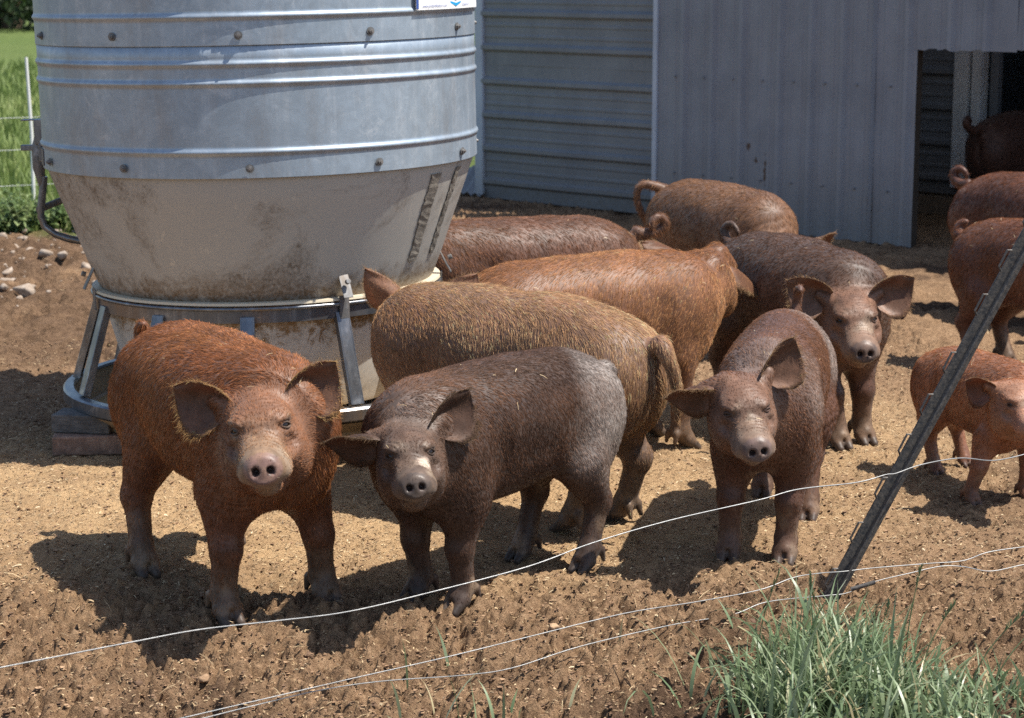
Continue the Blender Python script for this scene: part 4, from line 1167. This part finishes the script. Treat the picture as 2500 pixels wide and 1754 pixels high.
# ------------------------------------------------------------------ stones, weeds, grass, straw and crumbs
def stone_mesh(seed, sub=2):
    bm = bmesh.new(); bmesh.ops.create_icosphere(bm, subdivisions=sub, radius=1)
    V = np.array([v.co[:] for v in bm.verts]); Fc = np.array([[v.index for v in f.verts] for f in bm.faces]); bm.free()
    rg = np.random.default_rng(seed)
    for k in range(14):                               # cleave flat faces
        nrm = unit(rg.normal(size=3)); d = rg.uniform(.42, .75); h = V@nrm
        V = V-nrm*np.maximum(h-d, 0)[:, None]
    return V*(1+.05*vnoise(V*3+seed, seed))[:, None]*np.array((1, .7, .75)), Fc
M_STONE, N, L, B = newmat('pale_stone'); nt = M_STONE.node_tree
L.new(ramp(nt, noise(nt, 30, 6, .7), [(.3, (.20, .145, .10)), (.55, (.36, .29, .23)), (.8, (.52, .46, .40))]), B.inputs['Base Color']); B.inputs['Roughness'].default_value = .9; bump(nt, noise(nt, 80, 4, .7), .5, .006, B)
ROCKS = [(-2.89, 12.17, 0.022), (-2.78, 12.09, 0.018), (-2.63, 11.59, 0.021), (-2.59, 11.61, 0.016), (-2.49, 11.41, 0.025), (-2.42, 11.15, 0.015), (-2.38, 11.27, 0.025), (-2.37, 11.06, 0.021), (-2.62, 11.01, 0.02), (-2.57, 10.74, 0.016), (-2.54, 10.79, 0.018), (-2.51, 10.46, 0.019), (-2.49, 10.36, 0.012), (-2.38, 10.34, 0.028), (-2.24, 10.87, 0.011), (-2.3, 11.51, 0.015), (-2.23, 11.13, 0.02), (-2.45, 12.06, 0.02), (-2.78, 12.67, 0.019), (-2.7, 12.55, 0.015), (-2.66, 12.55, 0.013), (-2.53, 12.01, 0.012), (-2.86, 12.49, 0.022), (-2.78, 11.87, 0.014), (-2.68, 12.79, 0.013), (-2.92, 12.17, 0.018), (-2.39, 10.26, 0.012), (-2.36, 10.42, 0.011)]
for i, (x, y, w) in enumerate(ROCKS):
    V, Fc = stone_mesh(i); z = gz(x, y); w *= random.uniform(1.8, 3.2)
    o = mesh_np('stone', V*w, Fc, M_STONE); o.location = (x, y, z+w*.12); o.rotation_euler = (random.uniform(-.3, .3), random.uniform(-.3, .3), random.uniform(0, 6.3))
    tag(o, 'pale broken stone lying on the soil beside the weeds', 'stone', 'pale stones by the weeds')

def leaf_mat(name, stops, rough=.5, trans=.3):
    m, N, L, B = newmat(name); nt = m.node_tree
    a = N.new('ShaderNodeAttribute'); a.attribute_name = 'shade'
    c = ramp(nt, a.outputs['Fac'], stops)
    c = mixc(nt, .5, c, ramp(nt, noise(nt, 40, 3, .6), [(.3, .7), (.7, 1.2)]), 'MULTIPLY')
    L.new(c, B.inputs['Base Color']); B.inputs['Roughness'].default_value = rough; B.inputs['Specular IOR Level'].default_value = .45
    t = N.new('ShaderNodeBsdfTranslucent'); L.new(c, t.inputs[0]); mx = N.new('ShaderNodeMixShader'); mx.inputs[0].default_value = trans
    L.new(B.outputs[0], mx.inputs[1]); L.new(t.outputs[0], mx.inputs[2]); L.new(mx.outputs[0], N['Material Output'].inputs[0])
    return m
M_BLADE = leaf_mat('grass_blade', [(0, (.105, .158, .070)), (.5, (.215, .285, .150)), (.82, (.38, .43, .27)), (.9, (.50, .42, .24)), (1, (.55, .46, .27))], .38)
M_PASTURE = leaf_mat('pasture_blade', [(0, (.10, .155, .035)), (.6, (.19, .255, .07)), (1, (.34, .37, .14))], .6)
M_WEED = leaf_mat('weed_leaf', [(0, (.06, .105, .035)), (.6, (.14, .205, .075)), (1, (.27, .33, .15))], .5)
M_FAR = leaf_mat('far_leaf', [(0, (.012, .026, .008)), (1, (.035, .065, .018))], .6)
def blades(root, ang, L, w, lean, curl, seg=6, twist=.4, rg=rng):
    """root (n,3); returns verts, quads; a tapering strip bending over"""
    n = len(root); t = np.linspace(0, 1, seg+1)[None, :]
    d = np.stack([np.cos(ang), np.sin(ang)], 1)
    th = lean[:, None]+curl[:, None]*t**1.6                       # angle from upright along the blade
    ds = L[:, None]/seg
    r = np.concatenate([np.zeros((n, 1)), np.cumsum(np.sin(th[:, :-1])*ds, 1)], 1); z = np.concatenate([np.zeros((n, 1)), np.cumsum(np.cos(th[:, :-1])*ds, 1)], 1)
    ctr = np.stack([root[:, 0, None]+d[:, 0, None]*r, root[:, 1, None]+d[:, 1, None]*r, root[:, 2, None]+z], 2)
    ww = w[:, None]*np.clip(1.15*(1-t**2.2)*(.55+.9*t*(1-t)*2), .03, 1)
    tw = ang[:, None]+math.pi/2+twist*rg.normal(size=(n, 1))*(1+t)
    side = np.stack([np.cos(tw), np.sin(tw), .15*np.sin(tw*2)], 2)*ww[..., None]/2
    V = np.stack([ctr-side, ctr+side], 2).reshape(-1, 3)
    k = (seg+1)*2
    base = (np.arange(n)*k)[:, None]+(np.arange(seg)*2)[None]
    Q = np.stack([base, base+1, base+3, base+2], 2).reshape(-1, 4)
    return V, Q, k
def blade_object(name, roots, ang, L, w, lean, curl, mat, shade, parent=None, **kw):
    V, Q, k = blades(roots, ang, L, w, lean, curl, **kw)
    return mesh_np(name, V, Q, mat, parent, True, {'shade': ('FLOAT', np.repeat(shade, k))})
# foreground tuft: dense crown on the right, thinning along the fence
n = 1700
cl = np.array(((.66, 4.68, .12, 1.1), (.76, 4.74, .12, 1.2), (.82, 4.60, .14, 1.2), (.59, 4.48, .10, .8), (.98, 4.44, .15, .9), (.70, 4.44, .17, 1.4), (1.06, 4.50, .12, .35), (.88, 4.36, .2, 1.1)))
ci = rng.choice(len(cl), n, p=cl[:, 3]/cl[:, 3].sum())
rx = cl[ci, 0]+rng.normal(0, 1, n)*cl[ci, 2]*.62; ry = cl[ci, 1]+rng.normal(0, 1, n)*cl[ci, 2]*.5
rz = gheight(rx, ry)-.01
Lb = rng.uniform(.10, .25, n)*np.where(rng.random(n) < .12, 1.3, 1)*(1-.42*sstep(.78, .98, rx))
ang = rng.uniform(0, 2*np.pi, n)
sh = np.clip(rng.beta(2.2, 2.2, n)*.86+(rng.random(n) < .07)*.6, 0, 1)
tall = blade_object('tall_grass', np.stack([rx, ry, rz], 1), ang, Lb, rng.uniform(.004, .0115, n), np.abs(rng.normal(.25, .28, n)), rng.gamma(2.0, .75, n), M_BLADE, sh)
tag(tall, 'clump of blue green tall grass at the foot of the leaning post', 'grass', kind='stuff')
n = 70
px_ = np.concatenate([rng.uniform(-.25, 1.5, 45), rng.normal(-.13, .06, 12), rng.normal(.55, .08, 13)]); py_ = np.concatenate([rng.uniform(4.35, 5.1, 45), rng.normal(4.42, .05, 12), rng.normal(4.6, .1, 13)])
ok = py_ < 5.15-.45*np.clip(.5-px_, 0, 1)
px_, py_ = px_[ok], py_[ok]; n = len(px_)
o = blade_object('stray_grass', np.stack([px_, py_, gheight(px_, py_)-.005], 1), rng.uniform(0, 6.28, n), rng.uniform(.06, .16, n), rng.uniform(.004, .008, n), rng.uniform(.05, .5, n), rng.uniform(.2, 1.2, n), M_BLADE, rng.random(n))
tag(o, 'stray green grass blades coming up through the soil by the wires', 'grass', kind='stuff')
# flowering stems
M_STEM = leaf_mat('grass_stem', [(0, (.20, .25, .12)), (1, (.36, .38, .20))], .5)
for i, (x, y, h, lx, ly) in enumerate(((.570, 4.80, .26, .05, -.01), (.705, 4.86, .20, .0, .02), (.735, 4.88, .19, -.03, 0), (.905, 4.72, .25, .03, .0), (.935, 4.70, .20, .08, .02), (1.02, 4.58, .22, .12, 0), (1.07, 4.56, .19, .12, .02), (.85, 4.8, .18, .03, 0))):
    z = gz(x, y); st = empty('grass_stem', (x, y, z-.01))
    tag(st, 'thin flowering grass stem rising out of the tall clump', 'grass', 'flowering grass stems')
    pts = [(lx*t*t, ly*t*t, h*t) for t in np.linspace(0, 1, 9)]
    o = MB().tube(pts, [.0016]*6+[.0012]*3, 5).build('stem', M_STEM, st, 80)
    hd_ = MB(); rg = np.random.default_rng(i)
    for k in range(16):
        t = .80+.2*k/16; c = Vector((lx*t*t, ly*t*t, h*t)); a = rg.uniform(0, 6.28)
        tip = c+Vector((math.cos(a)*.004+lx*.02, math.sin(a)*.004, .014)); hd_.tube([c, (c+tip)/2, tip], [.0006, .0017, .0003], 4)
    hd_.build('seed_head', M_STEM, st, 80)
# pasture: countless short blades
n = 46000
gy_ = 12.6+rng.random(n)**1.7*22; gx_ = -.7-rng.random(n)*(gy_*.36)
gm = masks(gx_, gy_)[2] > .35; gx_, gy_ = gx_[gm], gy_[gm]; n = len(gx_)
o = blade_object('pasture_grass', np.stack([gx_, gy_, gheight(gx_, gy_)-.01], 1), rng.uniform(0, 6.28, n), rng.uniform(.06, .16, n)*(1+gy_/60), rng.uniform(.006, .012, n)*(gy_/12), rng.uniform(.05, .5, n), rng.uniform(.1, 1.0, n), M_PASTURE, np.clip(.5+.4*fbm(np.stack([gx_, gy_], 1)*.8, 3, 5)+rng.normal(0, .18, n), 0, 1), seg=3)
tag(o, 'sunlit green pasture grass beyond the rod fence', 'grass', kind='stuff')
# weeds along the edge of the yard
def weed(i, x, y, h):
    rg = np.random.default_rng(300+i); z = gz(x, y)
    w = empty('weed', (x, y, z-.01)); tag(w, 'bushy broad leaved weed at the edge of the yard', 'weed', 'weeds along the pasture edge')
    st = MB(); V = []; Q = []; S = []
    for k in range(7):
        a = rg.uniform(0, 6.28); sp = rg.uniform(.03, .16); hh = h*rg.uniform(.6, 1.05)
        P = [Vector((math.cos(a)*sp*t, math.sin(a)*sp*t, hh*t)) for t in np.linspace(0, 1, 5)]; st.tube(P, [.004, .0035, .003, .0025, .0015], 5)
        for m in range(16):
            t = .2+.8*m/15; c = Vector((math.cos(a)*sp*t, math.sin(a)*sp*t, hh*t)); b = rg.uniform(0, 6.28); Lf = rg.uniform(.035, .075)*(1.15-.45*t)
            d = Vector((math.cos(b), math.sin(b), rg.uniform(-.4, .5))).normalized(); s = d.cross(Vector((0, 0, 1))).normalized()*Lf*.34
            n0 = len(V); mid = c+d*Lf*.5+Vector((0, 0, .008)); tip = c+d*Lf-Vector((0, 0, Lf*.25))
            V += [c, mid-s, tip, mid+s]; Q.append((n0, n0+1, n0+2, n0+3)); S += [rg.random()]*4
    st.build('stem', M_STEM, w, 80)
    mesh_np('leaves', V, np.array(Q), M_WEED, w, False, {'shade': ('FLOAT', S)})
for i in range(26):
    weed(i, -3.35+i*.075+random.uniform(-.06, .06), 12.62+random.uniform(-.2, .5)+(.12*i if i > 14 else 0)*.4, random.uniform(.16, .36))
# dark tree standing far out in the pasture
tree = empty('tree', (-13.0, 56, 0)); tag(tree, 'dark leafy tree far out beyond the pasture', 'tree')
tb = MB(); tb.tube([(0, 0, -.1), (.1, 0, 1.5), (.0, .1, 3.2), (.1, 0, 5)], [.35, .27, .22, .12], 10)
for a in range(5):
    c = math.cos(a*1.3); s = math.sin(a*1.3); tb.tube([(.05, 0, 2.2+.3*a), (c*1.1, s*1.1, 3.3+.3*a), (c*2.1, s*2.1, 3.8+.4*a)], [.12, .08, .03], 7)
tb.build('trunk', M_WOOD, tree, 60)
n = 16000; q = rng.normal(size=(n, 3)); q /= np.linalg.norm(q, axis=1)[:, None]; q *= (rng.random(n)**.4)[:, None]
cc = rng.normal(0, 1, (60, 3))*np.array((1.6, 1.5, 1.3))+np.array((0, 0, 3.2)); cc[:26, 2] = rng.uniform(.3, 1.6, 26); cc[:26, 0] = rng.uniform(-2.6, 2.6, 26); P_ = cc[rng.integers(0, 60, n)]+q*np.array((1.0, 1.0, .75))*.9
P_[:, 2] = np.maximum(P_[:, 2], .05)
d1 = rng.normal(size=(n, 3)); d1 /= np.linalg.norm(d1, axis=1)[:, None]; d2 = np.cross(d1, rng.normal(size=(n, 3))); d2 /= np.linalg.norm(d2, axis=1)[:, None]
sz = rng.uniform(.06, .13, n)[:, None]
V = np.stack([P_-d1*sz, P_-d2*sz*.5, P_+d1*sz, P_+d2*sz*.5], 1).reshape(-1, 3); Q = np.arange(4*n).reshape(-1, 4)
mesh_np('crown', V, Q, M_FAR, tree, False, {'shade': ('FLOAT', np.repeat(rng.random(n), 4))})
# ---- straw, shavings and chaff trodden into the yard
M_STRAW, N, L, B = newmat('straw'); nt = M_STRAW.node_tree
at = N.new('ShaderNodeAttribute'); at.attribute_name = 'shade'
L.new(ramp(nt, at.outputs['Fac'], [(0, (.13, .085, .045)), (.5, (.33, .225, .12)), (.85, (.55, .42, .24)), (1, (.70, .60, .42))]), B.inputs['Base Color']); B.inputs['Roughness'].default_value = .7
def in_view(n, y0, y1, pw=1.6):
    y = y0+(y1-y0)*rng.random(n)**pw; x = (rng.random(n)*2-1)*(.25*y+.15); return x, y
def flakes(x, y, z, L, w, tilt, shade, nrm=None):
    n = len(x); a = rng.uniform(0, 6.28, n); d = np.stack([np.cos(a), np.sin(a), rng.normal(0, tilt, n)], 1)
    s = np.stack([-np.sin(a), np.cos(a), rng.normal(0, .5, n)], 1)
    if nrm is not None:
        d -= nrm*(d*nrm).sum(1)[:, None]; d /= np.linalg.norm(d, axis=1)[:, None]; s = np.cross(nrm, d)
    d *= (L/2)[:, None]; s *= (w/2)[:, None]; c = np.stack([x, y, z], 1); bow = np.stack([0*L, 0*L, L*.08], 1)
    V = np.stack([c-d-s, c-d+s, c+bow+s, c+bow-s, c+d+s*.7, c+d-s*.7], 1).reshape(-1, 3)
    b = (np.arange(n)*6)[:, None]
    Q = np.concatenate([b+np.array((0, 1, 2, 3)), b+np.array((3, 2, 4, 5))]).reshape(-1, 4)
    return V, Q, np.repeat(shade, 6)
def straw_object(name, label, n, y0, y1, Lr, wr, zoff, pw=1.6, shade=(2, 2), keep=None):
    x, y = in_view(n, y0, y1, pw)
    if keep is not None:
        k = rng.random(n) < keep(x, y); x, y = x[k], y[k]
    k = masks(x, y)[2] < .4; x, y = x[k], y[k]; n = len(x)
    L_ = rng.uniform(*Lr, n)*(y/6)**.3; w_ = rng.uniform(*wr, n)*(y/6)**.3
    V, Q, S = flakes(x, y, gheight(x, y)+zoff+rng.random(n)*zoff, L_, w_, .25, rng.beta(*shade, n))
    o = mesh_np(name, V, Q, M_STRAW, None, False, {'shade': ('FLOAT', S)}); tag(o, label, name.replace('_', ' '), kind='stuff'); return o
straw_object('straw', 'loose straw stems strewn over the yard soil', 1500, 4.2, 12, (.015, .055), (.001, .0022), .003, 1.5, (2.4, 2))
straw_object('chaff', 'fine chaff and shavings covering the trodden yard', 90000, 4.0, 9, (.004, .014), (.001, .003), .0022, 1.4, (2, 2.4), lambda x, y: .5+.5*masks(x, y)[0])
# ---- crumbs and clods of soil
M_CRUMB, N, L, B = newmat('soil_crumb'); nt = M_CRUMB.node_tree
at = N.new('ShaderNodeAttribute'); at.attribute_name = 'shade'
L.new(ramp(nt, at.outputs['Fac'], [(0, (.12, .070, .042)), (.5, (.27, .165, .095)), (1, (.44, .29, .172))]), B.inputs['Base Color']); B.inputs['Roughness'].default_value = .95; bump(nt, noise(nt, 220, 3, .7), .7, .004, B)
def crumbs(name, label, n, y0, y1, rr, sub, keep=None, pw=1.5):
    x, y = in_view(n, y0, y1, pw)
    if keep is not None:
        k = rng.random(n) < keep(x, y); x, y = x[k], y[k]
    n = len(x); bm = bmesh.new()
    if sub: bmesh.ops.create_icosphere(bm, subdivisions=sub, radius=1)
    else: bmesh.ops.create_cone(bm, cap_ends=False, segments=4, radius1=1, radius2=0, depth=1); bmesh.ops.create_cone(bm, cap_ends=False, segments=4, radius1=1, radius2=0, depth=-1)
    U = np.array([v.co[:] for v in bm.verts]); Fc = np.array([[v.index for v in f.verts] for f in bm.faces]); bm.free()
    r = rr[0]*(rr[1]/rr[0])**(rng.random(n)**1.8); m = len(U)
    S = r[:, None]*rng.uniform(.6, 1.15, (n, 3)); a = rng.uniform(0, 6.28, n); ca, sa = np.cos(a), np.sin(a)
    W = U[None]*(1+rng.normal(0, .30, (n, m)))[..., None]*S[:, None, :]
    X = W[..., 0]*ca[:, None]-W[..., 1]*sa[:, None]+x[:, None]; Y = W[..., 0]*sa[:, None]+W[..., 1]*ca[:, None]+y[:, None]; Z = W[..., 2]*.8+(gheight(x, y)+r*.35)[:, None]
    Q = (Fc[None]+(np.arange(n)*m)[:, None, None]).reshape(-1, 3)
    sh = np.clip(.45+.25*rng.normal(size=n)-.25*masks(x, y)[1]+.25*masks(x, y)[0], 0, 1)
    o = mesh_np(name, np.stack([X, Y, Z], 2).reshape(-1, 3), Q, M_CRUMB, None, False, {'shade': ('FLOAT', np.repeat(sh, m))}); tag(o, label, 'soil', kind='stuff'); return o
crumbs('soil_crumbs', 'loose crumbs of brown soil over the yard', 52000, 4.0, 9, (.0018, .0075), 0, lambda x, y: 1-.6*masks(x, y)[0])
crumbs('soil_clods', 'larger clods of turned brown soil along the fence', 260, 4.0, 6.0, (.006, .016), 2, lambda x, y: (1-.93*masks(x, y)[0])*sstep(5.6, 4.6, y), 1.2)

# small rubble between the stones
n = 420; x = rng.uniform(-3.2, -1.75, n); y = rng.uniform(9.6, 12.5, n)+rng.normal(0, .1, n); k = rng.random(n) < sstep(9.6, 11.6, y)+.15; x, y = x[k], y[k]
U, Fc = stone_mesh(99, 1); m = len(U); n = len(x); r = .006*(5.0**rng.random(n)); a = rng.uniform(0, 6.28, n)
W_ = U[None]*(1+rng.normal(0, .22, (n, m)))[..., None]*(r[:, None]*rng.uniform(.7, 1.3, (n, 3)))[:, None, :]
X = W_[..., 0]*np.cos(a)[:, None]-W_[..., 1]*np.sin(a)[:, None]+x[:, None]; Y = W_[..., 0]*np.sin(a)[:, None]+W_[..., 1]*np.cos(a)[:, None]+y[:, None]; Z = W_[..., 2]+(gheight(x, y)+r*.2)[:, None]
o = mesh_np('rubble', np.stack([X, Y, Z], 2).reshape(-1, 3), (Fc[None]+(np.arange(n)*m)[:, None, None]).reshape(-1, 3), M_STONE); tag(o, 'small pale rubble scattered between the stones', 'rubble', kind='stuff')
# a few straws caught on the pigs' backs, as in any straw yard
SX = []; SN = []
for o in list(bpy.data.objects):
    if o.name.split('.')[0] == 'pig' and o.type == 'MESH':
        me = o.data; co = np.empty(len(me.vertices)*3, np.float32); me.vertices.foreach_get('co', co); co = co.reshape(-1, 3)
        nn = np.empty(len(me.vertices)*3, np.float32); me.vertices.foreach_get('normal', nn); nn = nn.reshape(-1, 3)
        up = np.where((nn[:, 2] > .35) & (co[:, 2] > .3))[0]
        k = rng.choice(up, 17)
        c_, s_ = math.cos(o.rotation_euler.z), math.sin(o.rotation_euler.z); R_ = np.array(((c_, -s_, 0), (s_, c_, 0), (0, 0, 1)))
        SX.append(co[k]@R_.T+np.array(o.location)+nn[k]@R_.T*.006); SN.append(nn[k]@R_.T)
SX = np.concatenate(SX); SN = np.concatenate(SN); n = len(SX)
V, Q, S = flakes(SX[:, 0], SX[:, 1], SX[:, 2], rng.uniform(.006, .024, n), rng.uniform(.0010, .0020, n), .3, rng.uniform(.4, .95, n), SN)
o = mesh_np('clinging_straw', V, Q, M_STRAW, None, False, {'shade': ('FLOAT', S)}); tag(o, 'bits of straw clinging to the backs of the pigs', 'straw', kind='stuff')
